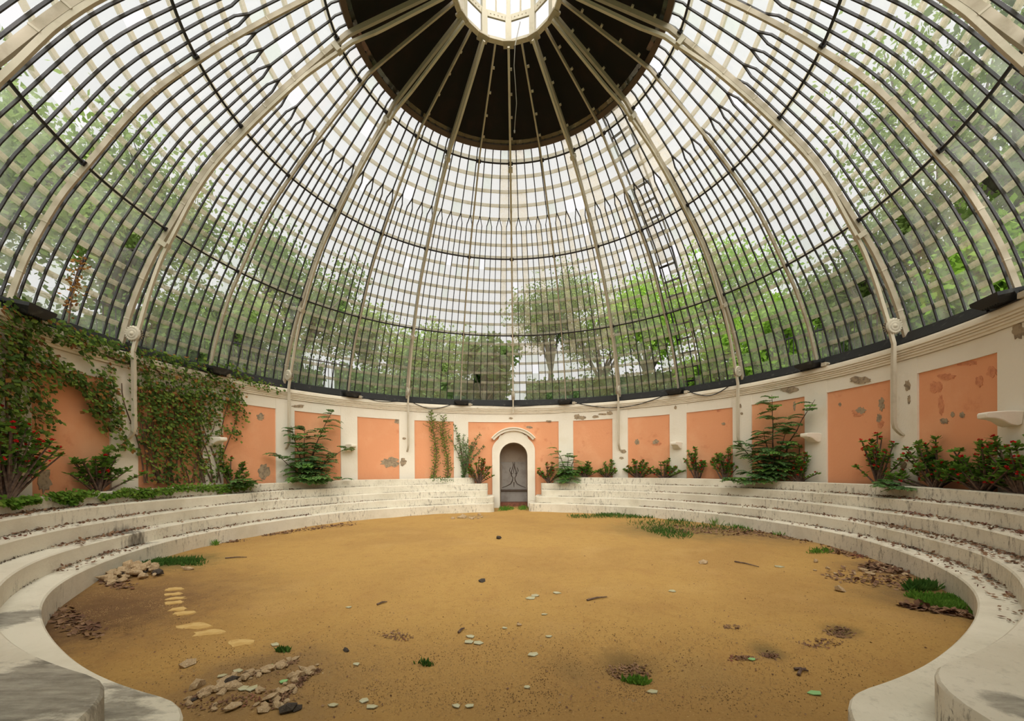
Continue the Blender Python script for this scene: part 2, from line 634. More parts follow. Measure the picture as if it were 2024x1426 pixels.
# ------------------------------------------------------------------ wall ring
RP = 1.004       # panel face
RW = 1.0         # white face
RO = 1.06
ZT = Z(.30)      # top of the cornice
GAP = 168.0      # the entrance, behind the viewer's end
PW = 2.06        # half width of a pilaster in degrees


def arcslab(b, p0, p1, r0, r1, z0, z1, mi=0, step=1.0):
    n = max(1, int(math.ceil(abs(p1 - p0) / step)))
    vs_, fs = [], []
    for i in range(n + 1):
        p = p0 + (p1 - p0) * i / n
        vs_ += [W(p, r0, z0), W(p, r1, z0), W(p, r1, z1), W(p, r0, z1)]
    for i in range(n):
        for k in range(4):
            l = (k + 1) % 4
            fs.append((i * 4 + k, (i + 1) * 4 + k, (i + 1) * 4 + l, i * 4 + l))
    fs += [(0, 1, 2, 3), (n * 4 + 3, n * 4 + 2, n * 4 + 1, n * 4)]
    b.add(vs_, fs, mi)


b = MB()
NA = 4.6         # half angle of the niche cut
arcslab(b, -GAP, -NA, 1.008, RO, -.1, ZT)
arcslab(b, NA, GAP, 1.008, RO, -.1, ZT)
arcslab(b, -NA, NA, 1.008, RO, 2.18, ZT)
arcslab(b, GAP, 360 - GAP, 1.008, RO, 2.75, ZT)
wall = b.build('wall_round', m_plaster)
tag(wall, 'round white plaster wall with terracotta panels and pilasters', 'wall', kind='structure')
ZP0 = .80
ZP1 = Z(.2218)
for k in range(-11, 11):     # panels between neighbouring pilasters
    p0, p1 = 15 * k + PW, 15 * (k + 1) - PW
    if k == -1 or k == 0:
        continue
    b = MB()
    arcslab(b, p0 - .02, p1 + .02, RP, 1.0085, ZP0, ZP1)
    b.build('terracotta_panel', m_terra, wall)
b = MB()
arcslab(b, -15 + PW, -NA, RP, 1.0085, .1, ZP1)
arcslab(b, NA, 15 - PW, RP, 1.0085, .1, ZP1)
arcslab(b, -NA, NA, RP, 1.0085, 2.16, ZP1)
b.build('terracotta_panel', m_terra, wall)
for k in range(-11, 12):
    if k == 0:
        continue
    p = 15 * k
    b = MB()
    z0 = .80 if abs(k) > 1 else .5
    arcslab(b, p - PW, p + PW, RW - .001, 1.009, z0, Z(.262))
    o = b.build('pilaster', m_plaster, wall)
b = MB()
arcslab(b, -GAP, GAP, RW + .0003, 1.009, ZP1, Z(.262))
b.build('frieze', m_plaster, wall)
# cornice profile, swept
prof = [(1.0, .263), (.9955, .263), (.9950, .2675), (.9960, .2685), (.9925, .2695), (.9920, .2735), (.9940, .2745), (.9900, .2755), (.9895, .2785), (.9920, .2795), (.9875, .2805), (.9870, .2845), (.9895, .2855), (.9850, .287),
        (.9850, .297), (.987, .301), (1.03, .301), (1.03, .263)]
b = MB()
n = 240
vs_ = [W(360 * i / n, r, Z(h)) for i in range(n) for r, h in prof]
m_ = len(prof)
b.add(vs_, [(i * m_ + k, ((i + 1) % n) * m_ + k, ((i + 1) % n) * m_ + (k + 1) % m_, i * m_ + (k + 1) % m_)
            for i in range(n) for k in range(m_)])
corn = b.build('cornice', m_cornice, wall)


# bare patches where the paint has come off: (px, py, half width px, half height px, on panel?)
def patch(px, py, hw, hh, mat, seed, r=None, name='bare_patch'):
    rr = random.Random(seed)
    b = MB()
    n = 22
    r = r or .9985
    rim = []
    for i in range(n):
        a = 2 * math.pi * i / n
        k = .55 + .6 * rr.random() if i % 2 else .75 + .35 * rr.random()
        rim.append((px + hw * k * math.cos(a), py + hh * k * math.sin(a)))
    pts = [wl(px, py, r)] + [wl(x, y, r) for x, y in rim]
    back = [p * np.array([1.0035, 1.0035, 1]) for p in pts[1:]]
    b.add(pts + back, [(0, 1 + (i + 1) % n, 1 + i) for i in range(n)] +
          [(1 + i, 1 + (i + 1) % n, 1 + n + (i + 1) % n, 1 + n + i) for i in range(n)])
    return b.build(name, mat, wall)


RPF = RP - .0012
for i, (x, y, hw, hh, on) in enumerate([
        (772, 915, 20, 11, 1), (797, 914, 8, 8, 0), (785, 833, 6, 5, 1), (522, 933, 12, 17, 1), (515, 825, 9, 8, 1), (88, 950, 15, 26, 1),
        (1140, 824, 6, 6, 0), (1150, 826, 9, 4, 0), (1205, 817, 7, 4, 0), (1177, 824, 7, 3, 0), (1190, 819, 9, 2, 0),
        (1259, 874, 5, 6, 1), (1296, 874, 7, 5, 1), (1232, 893, 7, 4, 0), (1228, 906, 5, 2.5, 0),
        (1700, 752, 22, 8, 0), (1558, 770, 20, 7, 0), (1793, 762, 6, 11, 0), (1796, 790, 3, 9, 0),
        (1866, 833, 9, 6, 1), (1882, 820, 4, 6, 1), (1901, 821, 5, 6, 1), (2012, 655, 14, 16, 0),
        (1702, 812, 10, 7, 1), (1742, 800, 6, 14, 1), (1737, 828, 6, 9, 1), (1785, 920, 7, 10, 0), (2010, 915, 14, 10, 0),
        (1940, 925, 12, 8, 1), (590, 803, 13, 3, 0), (1010, 827, 4, 2, 0), (1084, 833, 6, 2, 0), (799, 867, 4, 2.5, 0),
        (1046, 845, 7, 2.5, 1), (1463, 803, 3, 4, 0), (1466, 818, 3, 3, 0), (1335, 806, 3, 4, 0), (20, 962, 14, 8, 0),
        (1430, 838, 4, 3, 1), (1570, 803, 3, 10, 1), (1660, 800, 3, 4, 1)]):
    patch(x, y, hw, hh, m_patch, i + 3, RPF if on else .9978)
for i, (x, y, hw, hh) in enumerate([(1850, 765, 14, 12), (1870, 745, 18, 7), (1960, 735, 11, 12), (1935, 755, 8, 12), (1860, 800, 6, 20),
                                    (1695, 816, 13, 9), (1740, 838, 7, 9), (1905, 718, 26, 5), (1297, 876, 10, 6), (1412, 790, 5, 3), (1420, 812, 4, 3)]):
    patch(x, y, hw, hh, m_scuff, i + 60, RPF + .0003, 'scuffed_patch')

# ------------------------------------------------------------------ niche with arched surround (door_1)
YF = RW * R - .075            # front plane of the surround
HWI, HWO = .452, .695
ZS = 2.12 - HWI               # spring line
dr = thing('door_1', (0, YF, 0), 'arched white niche doorway with hooded surround', 'doorway', kind='structure')
b = MB()
inn = [(-HWI, 0.0)] + [(-HWI * math.cos(math.pi * i / 24), ZS + HWI * math.sin(math.pi * i / 24)) for i in range(25)] + [(HWI, 0.0)]
outp = []
for i in range(27):           # outer edge: straight, shoulder, narrower neck below the hood
    x, z = inn[i]
    if i == 0 or i == 26:
        outp.append((math.copysign(HWO, x), 0.0))
    else:
        a = math.pi * (i - 1) / 24
        xo = -HWO * math.cos(a)
        zo = 1.86 + .52 * math.sin(a)
        if zo > 2.30:
            zo = 2.36
        if abs(math.cos(a)) < .66:
            xo = -math.cos(a) / .66 * .47
            zo = 2.36
        outp.append((xo, zo))
vs_, fs = [], []
for (xi, zi), (xo, zo) in zip(inn, outp):
    vs_ += [(xi, YF, zi), (xo, YF, zo), (xo, YF + .16, zo), (xi, YF + .16, zi)]
for i in range(26):
    for k in range(4):
        l = (k + 1) % 4
        fs.append((i * 4 + k, i * 4 + l, (i + 1) * 4 + l, (i + 1) * 4 + k))
fs += [(0, 3, 2, 1), (104, 105, 106, 107)]
b.add(vs_, fs)
b.build('arch_surround', m_plaster, dr)
# neck and hood
b = MB()
hood_c, hr0 = 1.70, .79
ang = np.linspace(-.90, .90, 19)
ins = [(hr0 * math.sin(a), hood_c + hr0 * math.cos(a)) for a in ang]
b.add([(x * .76, YF + .001, 2.35) for x, z in ins] + [(x * .76, YF + .001, max(2.36, z + .03)) for x, z in ins] +
      [(x * .76, YF + .12, 2.35) for x, z in ins] + [(x * .76, YF + .12, max(2.36, z + .03)) for x, z in ins],
      [(i, i + 1, 19 + i + 1, 19 + i) for i in range(18)] + [(38 + i, 57 + i, 57 + i + 1, 38 + i + 1) for i in range(18)] +
      [(0, 19, 57, 38), (18, 56, 75, 37)])
b.build('tympanum', m_plaster, dr)
b = MB()
b.sweep([(( hr0 + .055) * math.sin(a), YF + .02, hood_c + (hr0 + .055) * math.cos(a)) for a in ang],
        [(0, 1, 0)] * 19, [(math.sin(a), 0, math.cos(a)) for a in ang], .22, .10)
b.sweep([((hr0 + .10) * math.sin(a), YF + .0, hood_c + (hr0 + .10) * math.cos(a)) for a in ang],
        [(0, 1, 0)] * 19, [(math.sin(a), 0, math.cos(a)) for a in ang], .30, .035)
b.build('arched_hood', m_plaster, dr)
b = MB()                       # inside of the niche: reveal, vault and side walls
YB = YF + .95
inn2 = [(x * 1.0, z) for x, z in inn]
vs_ = [(x, YF + .15, z) for x, z in inn2] + [(x, YB, z) for x, z in inn2]
m_ = len(inn2)
b.add(vs_, [(i, m_ + i, m_ + i + 1, i + 1) for i in range(m_ - 1)])
b.build('niche_reveal', m_niche, dr)
b = MB()
b.box((0, YB + .03, 1.75), (.5, 0, 0), (0, .03, 0), (0, 0, .5))
b.build('back_wall', m_niche, dr)
b = MB()
b.box((0, YB + .0, 1.02), (.455, 0, 0), (0, .03, 0), (0, 0, .48))
pn = b.build('grey_panel', m_panelgrey, dr)
b = MB()
b.box((0, YB - .03, 1.515), (.455, 0, 0), (0, .02, 0), (0, 0, .012))
b.box((-.425, YB - .035, 1.0), (.012, 0, 0), (0, .012, 0), (0, 0, .46))
b.box((.425, YB - .035, 1.0), (.012, 0, 0), (0, .012, 0), (0, 0, .46))
b.build('panel_moulding', m_niche, pn)
b = MB()
for s in (-1, 1):              # scroll ornament in low relief
    b.tube([(s * .03, YB - .035, 1.50), (s * .02, YB - .04, 1.38), (s * .05, YB - .04, 1.27), (s * .085, YB - .04, 1.15),
            (s * .08, YB - .04, 1.02), (s * .035, YB - .04, .95), (s * .05, YB - .04, .85), (s * .11, YB - .04, .74),
            (s * .26, YB - .04, .66), (s * .42, YB - .035, .60)], [.008, .012, .014, .016, .018, .014, .02, .018, .013, .01], 6)
    b.tube([(s * .12, YB - .035, 1.30), (s * .15, YB - .04, 1.2), (s * .10, YB - .04, 1.08), (s * .04, YB - .04, 1.1)], .012, 6)
b.tube([(0, YB - .035, .8), (0, YB - .04, .7), (.006, YB - .04, .62)], [.02, .014, .006], 6)
b.tube([(0.0, YB - .035, 1.45), (.015, YB - .04, 1.3), (-.01, YB - .04, 1.18), (0, YB - .04, 1.1)], [.006, .014, .012, .006], 6)
b.build('scroll_relief', m_relief, pn)
b = MB()
b.box((0, YB - .09, .53), (.455, 0, 0), (0, .12, 0), (0, 0, .018))
b.build('dark_ledge', m_relief, dr)
b = MB()
b.box((0, YB - .04, .32), (.455, 0, 0), (0, .05, 0), (0, 0, .2))
b.build('lower_panel', m_panelgrey, dr)
b = MB()
b.box((0, YB - .25, .06), (.45, 0, 0), (0, .3, 0), (0, 0, .065))
b.build('threshold', m_brick, dr)

# ------------------------------------------------------------------ tiered seating, one sweep of tiers on each side
TR = [.806, .842, .880, .916, .956]
TZ = [(.207 - t) * R for t in (.170, .141, .112, .083, .0545)]
for side, lab in ((-1, 'curved white plaster seating tiers below the ivy-covered wall'),
                  (1, 'curved white plaster seating tiers on the side with the outside ladder')):
    p0 = W(side * 90, .9, 0)
    t = thing('seating_tiers', p0, lab, 'seating')
    XF = {-1: [.186, .214, .236, .250, .262], 1: [.221, .262, .272, .284, .296]}[side]
    ends = {-1: [.086, .088, .120, .121, .185], 1: [.068, .098, .128, .129, .190]}[side]
    for k in range(5):
        r0 = TR[k]
        r1 = 1.0 if k < 4 else .974
        zb = TZ[k - 1] - .03 if k else -.06
        a0 = math.degrees(math.asin(ends[k] / r0))
        xf = XF[k]
        a1 = 180 - math.degrees(math.asin(xf / (r0)))
        # outline: front arc with rounded ends, back arc
        pts = []
        rc, rf = .03, .075
        for i in range(7):      # rounded corner by the niche
            u = i / 6 * math.pi / 2
            pts.append((a0 + math.degrees((rc * (1 - math.sin(u))) / r0) * 1.0, r0 + rc * (1 - math.cos(u))))
        pts = pts[::-1]
        n = 200
        for i in range(1, n):
            pts.append((a0 + math.degrees(rc / r0) + (a1 - a0 - math.degrees((rc + rf) / r0)) * i / n, r0))
        for i in range(9):      # wide rounded corner by the entrance
            u = i / 8 * math.pi / 2
            pts.append((a1 - math.degrees((rf * (1 - math.sin(u))) / r0), r0 + rf * (1 - math.cos(u))))
        pts.append((a1 + .2, r1))
        m_ = len(pts)
        b = MB()
        top_f, bot_f, top_b, lip = [], [], [], []
        bev = .012 / R
        for a, r in pts:
            q_ = min(1, max(0, (a - 112) / 38))
            wob = .0006 * math.sin(a * .21 + k * 2) - (.023, .024, .010, .004, 0)[k] * q_ * q_ * (3 - 2 * q_)
            zz = TZ[k] + .006 * math.sin(a * .15 + k * 1.7)
            bot_f.append(W(side * a, r + wob, zb))
            lip.append(W(side * a, r + wob, zz - .014))
            top_f.append(W(side * a, r + wob + bev, zz))
            top_b.append(W(side * a, max(r1, r + .001), zz))
        vs_ = bot_f + lip + top_f + top_b
        fs = []
        for i in range(m_ - 1):
            for q in range(3):
                f = (q * m_ + i, q * m_ + i + 1, (q + 1) * m_ + i + 1, (q + 1) * m_ + i)
                fs.append(f if side < 0 else f[::-1])
        b.add(vs_, fs)
        if k == 4:              # back of the planter kerb
            bb = [W(side * a, max(r1, r + .001), TZ[3] - .05) for a, r in pts]
            b.add(top_b + bb, [(i, i + 1, m_ + i + 1, m_ + i) for i in range(m_ - 1)])
        b.build('tier' if k < 4 else 'planter_kerb', m_step, t)
    b = MB()
    n = 100
    a0, a1 = math.degrees(math.asin(ends[4] / .98)), 168
    g = [[W(side * (a0 + (a1 - a0) * i / n), rr, TZ[4] - .045 + .02 * math.sin(i * 1.9 + rr * 90)) for i in range(n + 1)] for rr in (.972, .99, 1.004)]
    b.add(g[0] + g[1] + g[2], [(q * (n + 1) + i, q * (n + 1) + i + 1, (q + 1) * (n + 1) + i + 1, (q + 1) * (n + 1) + i)
                               for q in range(2) for i in range(n)])
    b.build('planter_soil', m_soil, t)

# ------------------------------------------------------------------ dome
KEY = [(1.013, .303), (.978, .42), (.929, .534), (.881, .615), (.7835, .767), (.684, .876), (.575, .978), (.434, 1.096), (.398, 1.121), (.147, 1.235)]


def catmull(pts, n=40):
    P_ = [np.array(p, float) for p in pts]
    P_ = [2 * P_[0] - P_[1]] + P_ + [2 * P_[-1] - P_[-2]]
    out = []
    for i in range(1, len(P_) - 2):
        for j in range(n):
            t = j / n
            a, b_, c, d = P_[i - 1:i + 3]
            out.append(.5 * (2 * b_ + (c - a) * t + (2 * a - 5 * b_ + 4 * c - d) * t * t + (3 * b_ - a - 3 * c + d) * t ** 3))
    out.append(P_[-2])
    return np.array(out)


PRF = catmull(KEY)
SL = np.concatenate([[0], np.cumsum(np.linalg.norm(np.diff(PRF, axis=0), axis=1))])
TAN = np.gradient(PRF, axis=0)
TAN /= np.linalg.norm(TAN, axis=1)[:, None]


def pr(s, off=0.):
    rho = np.interp(s, SL, PRF[:, 0])
    h = np.interp(s, SL, PRF[:, 1])
    tr_, th = np.interp(s, SL, TAN[:, 0]), np.interp(s, SL, TAN[:, 1])
    l = math.hypot(tr_, th)
    nr, nh = th / l, -tr_ / l
    return rho + nr * off, h + nh * off, nr, nh


def key_s(i):
    return SL[i * 40]


S0, SA, SB, SC, SCOV, SLAN = 0., key_s(3), key_s(5), key_s(7), key_s(8), key_s(9)


def dome_pt(phi, s, off=0.):
    rho, h, nr, nh = pr(s, off)
    return W(phi, rho, Z(h))


def dome_n(phi, s):
    _, _, nr, nh = pr(s)
    return np.array([nr * math.sin(phi * D2R), nr * math.cos(phi * D2R), nh])


def meridian(b, phi, s0, s1, off, w, h, n=34, mi=0, offf=None):
    ss = np.linspace(s0, s1, n)
    b.sweep([dome_pt(phi, s, offf(s) if offf else off) for s in ss], [tang(phi)] * n, [dome_n(phi, s) for s in ss], w, h, mi)


dome = thing('ceiling', (0, 0, ZT), 'great glass dome of black glazing bars and cream iron ribs', 'dome', kind='structure')
GO = .016        # glazing lies this far outside the rib line (in R)
b = MB()         # black sill at the foot of the glazing
n = 288
sil = [(.995, .300), (.992, .306), (1.008, .334), (1.03, .334), (1.03, .300)]
b.add([W(360 * i / n, r, Z(h)) for i in range(n) for r, h in sil],
      [(i * 5 + k, ((i + 1) % n) * 5 + k, ((i + 1) % n) * 5 + (k + 1) % 5, i * 5 + (k + 1) % 5) for i in range(n) for k in range(5)])
b.build('sill_ring', m_sill, dome)
SG0 = .022
for nm, s, off in (('purlin', SA, .006), ('purlin', SB, .006), ('purlin', SC, .006)):
    b = MB()
    n = 240
    b.sweep([dome_pt(360 * i / n, s, off) for i in range(n)], [nrm(np.cross(tang(360 * i / n), dome_n(360 * i / n, s))) for i in range(n)],
            [dome_n(360 * i / n, s) for i in range(n)], .030, .03, 0, True)
    b.build(nm, m_bar, dome)


def inner_off(s):
    """how far the inner chord of a main rib hangs inside the outer one"""
    return -np.interp(s, [0, .12, SA - .02, SA + .1, SB, SC - .12, SC, SCOV + .06, SLAN], [.036, .034, .018, .0105, .0105, .0105, .022, .028, .020])


SFK = SC - (SC - SB) * .55
SFK2 = SC - (SC - SB) * .66
SROW = SB + (SC - SB) * 3 / 7
ros_mesh = None
for k in range(24):
    phi = 15 * k
    main = k % 2 == 0
    b = MB()
    wd = .046 if main else .030
    meridian(b, phi, .004, SLAN, 0, wd, .085 if main else .065, 60)
    if main:
        rib = b.build('main_rib', m_iron, dome)
        b = MB()
        ss = np.linspace(.012, SLAN, 60)
        pth = [dome_pt(phi, s, inner_off(s)) for s in ss]
        nn = [dome_n(phi, s) for s in ss]
        low = [W(phi, .9745, Z(h)) for h in (.105, .16, .22, .27)]
        if phi == 0:            # over the niche the chord stops at the cornice
            pth = [W(phi, .9745, Z(.262)), W(phi, .9745, Z(.285))] + pth
            nn = [radv(phi)] * 2 + nn
        elif 10 < abs(phi - 180):
            foot = [W(phi, .998, Z(.072)), W(phi, .988, Z(.080)), W(phi, .9775, Z(.092))]
            pth = foot + low + pth
            nn = [radv(phi)] * 7 + nn
        wl_ = [.042] * len(pth)
        if 10 < abs(phi - 180) < 175:
            wl_[:7] = [.05] * 7
        b.sweep(pth, [tang(phi)] * len(pth), nn, wl_, [.055] * len(pth))
        b.build('inner_chord', m_ironw, rib)
        b = MB()
        for s in np.concatenate([np.linspace(.09, SA - .03, 3), np.linspace(SA + .08, SB - .05, 4), np.linspace(SB + .08, SC - .05, 3)]):
            b.box(dome_pt(phi, s, 0), tang(phi) * (wd / 2 + .006), dome_n(phi, s) * .048, nrm(np.cross(tang(phi), dome_n(phi, s))) * .012)
        b.build('splice_plates', m_ironw, rib)
        b = MB()               # tie plates joining the two chords
        for s in (SA - .035, SC - .015):
            o_ = inner_off(s)
            b.box(dome_pt(phi, s, o_ / 2), tang(phi) * .05, dome_n(phi, s) * abs(o_) * R * .62, nrm(np.cross(tang(phi), dome_n(phi, s))) * .04)
        b.build('tie_plate', m_ironw, rib)
        # cast rosette between the chords near the foot
        c = dome_pt(phi, .055, -.026)
        s_, u_ = dome_n(phi, .055), nrm(np.cross(tang(phi), dome_n(phi, .055)))
        for sgn in (-1, 1):
            b = MB()
            tv = tang(phi) * sgn
            prof_r = [(.0, .062), (.022, .058), (.034, .046), (.040, .040), (.055, .050), (.075, .044), (.085, .036), (.10, .048), (.118, .040), (.130, .014)]
            nseg = 36
            vs_ = []
            for r_, d_ in prof_r:
                for i in range(nseg):
                    a = 2 * math.pi * i / nseg
                    rr = r_ * (1 + (.07 * math.cos(18 * a) if r_ > .07 else 0))
                    dd = d_ + (.007 * math.cos(18 * a) if r_ > .05 else 0)
                    vs_.append(c + s_ * rr * math.cos(a) + u_ * rr * math.sin(a) + tv * dd)
            b.add(vs_, [(q * nseg + i, q * nseg + (i + 1) % nseg, (q + 1) * nseg + (i + 1) % nseg, (q + 1) * nseg + i)
                        for q in range(len(prof_r) - 1) for i in range(nseg)])
            b.build('rosette', m_ironw, rib, True)
    else:
        rib = b.build('rib', m_iron, dome)
        b = MB()
        for s in np.concatenate([np.linspace(.09, SA - .03, 3), np.linspace(SA + .08, SB - .05, 4), np.linspace(SB + .08, SC - .05, 3)]):
            b.box(dome_pt(phi, s, 0), tang(phi) * (wd / 2 + .005), dome_n(phi, s) * .037, nrm(np.cross(tang(phi), dome_n(phi, s))) * .010)
        b.build('splice_plates', m_ironw, rib)
    for s in (SA, SB, SC):
        b = MB()
        u_ = nrm(np.cross(tang(phi), dome_n(phi, s)))
        b.box(dome_pt(phi, s, .005), tang(phi) * (wd / 2 + .03), dome_n(phi, s) * .03, u_ * .035)
        b.build('purlin_clamp', m_bar, rib)
    b = MB()                   # little lugs under the canvas
    for s in np.linspace(SCOV + .03, SLAN - .06, 4):
        b.box(dome_pt(phi, s, .006) + tang(phi) * .03, tang(phi) * .03, dome_n(phi, s) * .015, nrm(np.cross(tang(phi), dome_n(phi, s))) * .02)
    b.build('canvas_lugs', m_ironw, rib)

for i in range(96):            # upper glazing bars, each forking into two
    phi = 3.75 * i - .9375
    b = MB()
    meridian(b, phi, SFK, SCOV + .01, GO, .020, .028, 14)
    for sg in (-1, 1):
        p1 = phi + sg * .9375
        pts = [dome_pt(phi, SFK + .004, GO), dome_pt(phi + sg * .25, SFK - .006, GO), dome_pt(p1, SFK2 + .006, GO), dome_pt(p1, SFK2 - .006, GO)]
        sm = [SFK, SFK, SFK2, SFK2]
        b.sweep(pts, [tang(phi)] * 4, [dome_n(phi, s) for s in sm], .019, .028)
    b.build('forked_glazing_bar', m_bar, dome)
for i in range(192):           # lower glazing bars
    phi = 1.875 * i
    b = MB()
    meridian(b, phi, SG0 - .012, SFK2, GO, .018, .028, 22)
    b.build('glazing_bar', m_bar, dome)

# panes, laid like shingles between the bars
rows = []
e = np.linspace(SG0, SA, 8)
rows += [(e[i], e[i + 1], 192) for i in range(7)]
e = np.linspace(SA, SB, 8)
rows += [(e[i], e[i + 1], 192) for i in range(7)]
e = np.linspace(SB, SC, 8)
rows += [(e[i], e[i + 1], 192 if i < 3 else 96) for i in range(7)]
rows += [(SC, SCOV + .02, 96)]
GL = [g_clear, g_lap, g_hazy, g_stain]
prn = random.Random(21)


def pane_geo(phi0, phi1, s0, s1, drop, skew):
    """thin sheet; lower quarter carries the grimy lap"""
    sm = s0 + (s1 - s0) * .18
    vs_ = []
    for s, off in ((s0 - .004, GO + .0036), (sm, GO + .0026), (s1, GO + .001)):
        for p in (phi0, phi1):
            for dth in (0, .0008):
                vs_.append(dome_pt(p, s, off + dth))
    fs, mi = [], []
    for q in range(2):
        a = q * 4
        c = a + 4
        fs += [(a, c, c + 2, a + 2), (a + 1, a + 3, c + 3, c + 1), (a, a + 1, c + 1, c), (a + 2, c + 2, c + 3, a + 3)]
        mi += [q] * 4
    fs += [(0, 2, 3, 1), (8, 9, 11, 10)]
    mi += [0, 1]
    return vs_, fs, mi


def to_px(p):
    d = np.asarray(p) - CAMPOS
    f_, r_, u_ = np.array(fw), np.array(rt), np.array(up)
    z = d @ f_
    return X0 + F_PX * (d @ r_) / z, Y0 - F_PX * (d @ u_) / z, z


plist = []
for ri, (s0, s1, cnt) in enumerate(rows):
    for j in range(cnt):
        st = 360 / cnt
        phi0 = st * j + (0 if cnt == 192 else -.9375)
        phi1 = phi0 + st
        pc = (phi0 + phi1) / 2
        pw = pc if pc < 180 else pc - 360
        u = prn.random()
        # broken panes, mostly on the ladder side
        pm = .012
        if 40 < pw < 70 and ri < 5:
            pm = .20
        elif 70 <= pw < 110 and ri < 8:
            pm = .075
        elif 20 < pw <= 60 and ri >= 5:
            pm = .05
        elif -35 < pw < 20 and ri < 5:
            pm = .05
        if u < pm:
            continue
        v = prn.random()
        if ri < 8:
            kind = 0 if v < .45 else 2
            if -4 < pw < 34 and 4 < ri:
                kind = 3 if v < .3 else 0
        else:
            kind = 0
            if -4 < pw < 62 and (math.sin(pc * 1.9) + .5 * math.sin(pc * 5.3)) > .1 and v < .8:
                kind = 3
            elif v > .93:
                kind = 2
        c = dome_pt(pc, (s0 + s1) / 2, GO)
        x, y, z = to_px(c)
        area = 0
        if z > .2 and 0 < x < 2024 and 0 < y < 1426:
            q = [np.array(to_px(dome_pt(p, s, GO))[:2]) for p, s in ((phi0, s0), (phi1, s0), (phi1, s1), (phi0, s1))]
            area = abs(np.cross(q[2] - q[0], q[3] - q[1])) / 2
        plist.append((area, phi0, phi1, s0, s1, kind))
plist.sort(key=lambda t: -t[0])
big = MB()
for i, (area, phi0, phi1, s0, s1, kind) in enumerate(plist):
    g = pane_geo(phi0 + .06, phi1 - .06, s0, s1, 0, 0)
    mi = [1 if q == 0 else kind for q in g[2]]
    mi = [1 if (fi < 4 or fi == 8) else kind for fi in range(10)]
    if i < 300:
        b = MB()
        for f, m in zip(g[1], mi):
            pass
        b.v.append(np.array(g[0])); b.n = len(g[0]); b.f = [list(f) for f in g[1]]; b.m = mi
        b.build('pane', GL, dome)
    else:
        k0 = big.n
        big.v.append(np.array(g[0]))
        big.n += len(g[0])
        big.f += [[q + k0 for q in f] for f in g[1]]
        big.m += mi
pf = big.build('pane_field', GL, dome)
pf['kind'] = 'stuff'

# canvas over the crown, with its hem
b = MB()
n = 192
ss = np.linspace(SCOV, SLAN + .0, 8)
b.add([dome_pt(360 * i / n, s, .020) for s in ss for i in range(n)] + [dome_pt(360 * i / n, s, .024) for s in ss for i in range(n)],
      [(q * n + i, q * n + (i + 1) % n, (q + 1) * n + (i + 1) % n, (q + 1) * n + i) for q in range(7) for i in range(n)] +
      [((q + 8) * n + i, (q + 9) * n + i, (q + 9) * n + (i + 1) % n, (q + 8) * n + (i + 1) % n) for q in range(7) for i in range(n)])
tag(b.build('canvas_cover', m_cover, dome), 'black canvas stretched over the crown of the dome')
b = MB()
b.sweep([dome_pt(360 * i / n, SCOV, .0175) for i in range(n)], [nrm(np.cross(tang(360 * i / n), dome_n(360 * i / n, SCOV))) for i in range(n)],
        [dome_n(360 * i / n, SCOV) for i in range(n)], .10, .11, 0, True)
b.build('canvas_hem', m_coverband, dome)

# lantern on the crown: 12 posts, two ring beams, glass and roof
RL = .147
HL0, HL1, HL2 = 1.235, 1.300, 1.62
vert = [15 * 2 * k for k in range(12)]
b = MB()
for k in range(12):
    a, c = W(vert[k], RL, Z(HL0)), W(vert[(k + 1) % 12], RL, Z(HL0))
    d = nrm(c - a)
    o_ = nrm(np.cross(d, UP))
    b.sweep([a, c], [o_, o_], [UP, UP], .09, .05)
lan = b.build('lantern', m_ironw, dome)
for k in range(12):
    p = vert[k]
    b = MB()
    b.box(W(p, RL - .004, Z((HL0 + HL2) / 2)), tang(p) * .035, radv(p) * .045, UP * ((HL2 - HL0) * R / 2))
    b.box(W(p, RL - .012, Z((HL0 + HL1) / 2)), tang(p) * .055, radv(p) * .012, UP * ((HL1 - HL0) * R / 2 + .03))
    b.build('lantern_post', m_ironw, lan)
    b = MB()
    b.box(W(p, RL - .002, Z(HL0) - .02), tang(p) * .10, radv(p) * .075, UP * .02)
    b.build('gusset', m_iron, lan)
    a, c = W(p, RL - .006, Z(HL1)), W(vert[(k + 1) % 12], RL - .006, Z(HL1))
    d = nrm(c - a)
    o_ = nrm(np.cross(d, UP))
    b = MB()
    b.sweep([a, c], [o_, o_], [UP, UP], .03, .12)
    for t_ in np.linspace(.12, .88, 6):
        b.box(a + (c - a) * t_ + o_ * .016, d * .008, o_ * .008, UP * .008)
    b.build('ring_beam', m_ironw, lan)
    b = MB()
    mid = (a + c) / 2
    b.box(mid + UP * ((HL2 - HL1) * R / 2), d * .014, o_ * .014, UP * ((HL2 - HL1) * R / 2))
    b.build('lantern_mullion', m_iron, lan)
    for e0, e1 in ((.04, .48), (.52, .96)):
        b = MB()
        q0, q1 = a + (c - a) * e0, a + (c - a) * e1
        b.box((q0 + q1) / 2 + UP * ((HL2 - HL1) * R / 2), (q1 - q0) / 2, o_ * .003, UP * ((HL2 - HL1) * R / 2))
        b.build('lantern_pane', g_clear, lan)
b = MB()
b.add([W(v_, RL + .02, Z(HL2)) for v_ in vert] + [np.array([0, 0, Z(HL2 + .07)])], [(k, (k + 1) % 12, 12) for k in range(12)])
b.add([W(v_, RL + .02, Z(HL2) - .01) for v_ in vert] + [W(v_, RL + .02, Z(HL2)) for v_ in vert], [(k, (k + 1) % 12, 12 + (k + 1) % 12, 12 + k) for k in range(12)])
b.build('lantern_roof', g_hazy, lan)

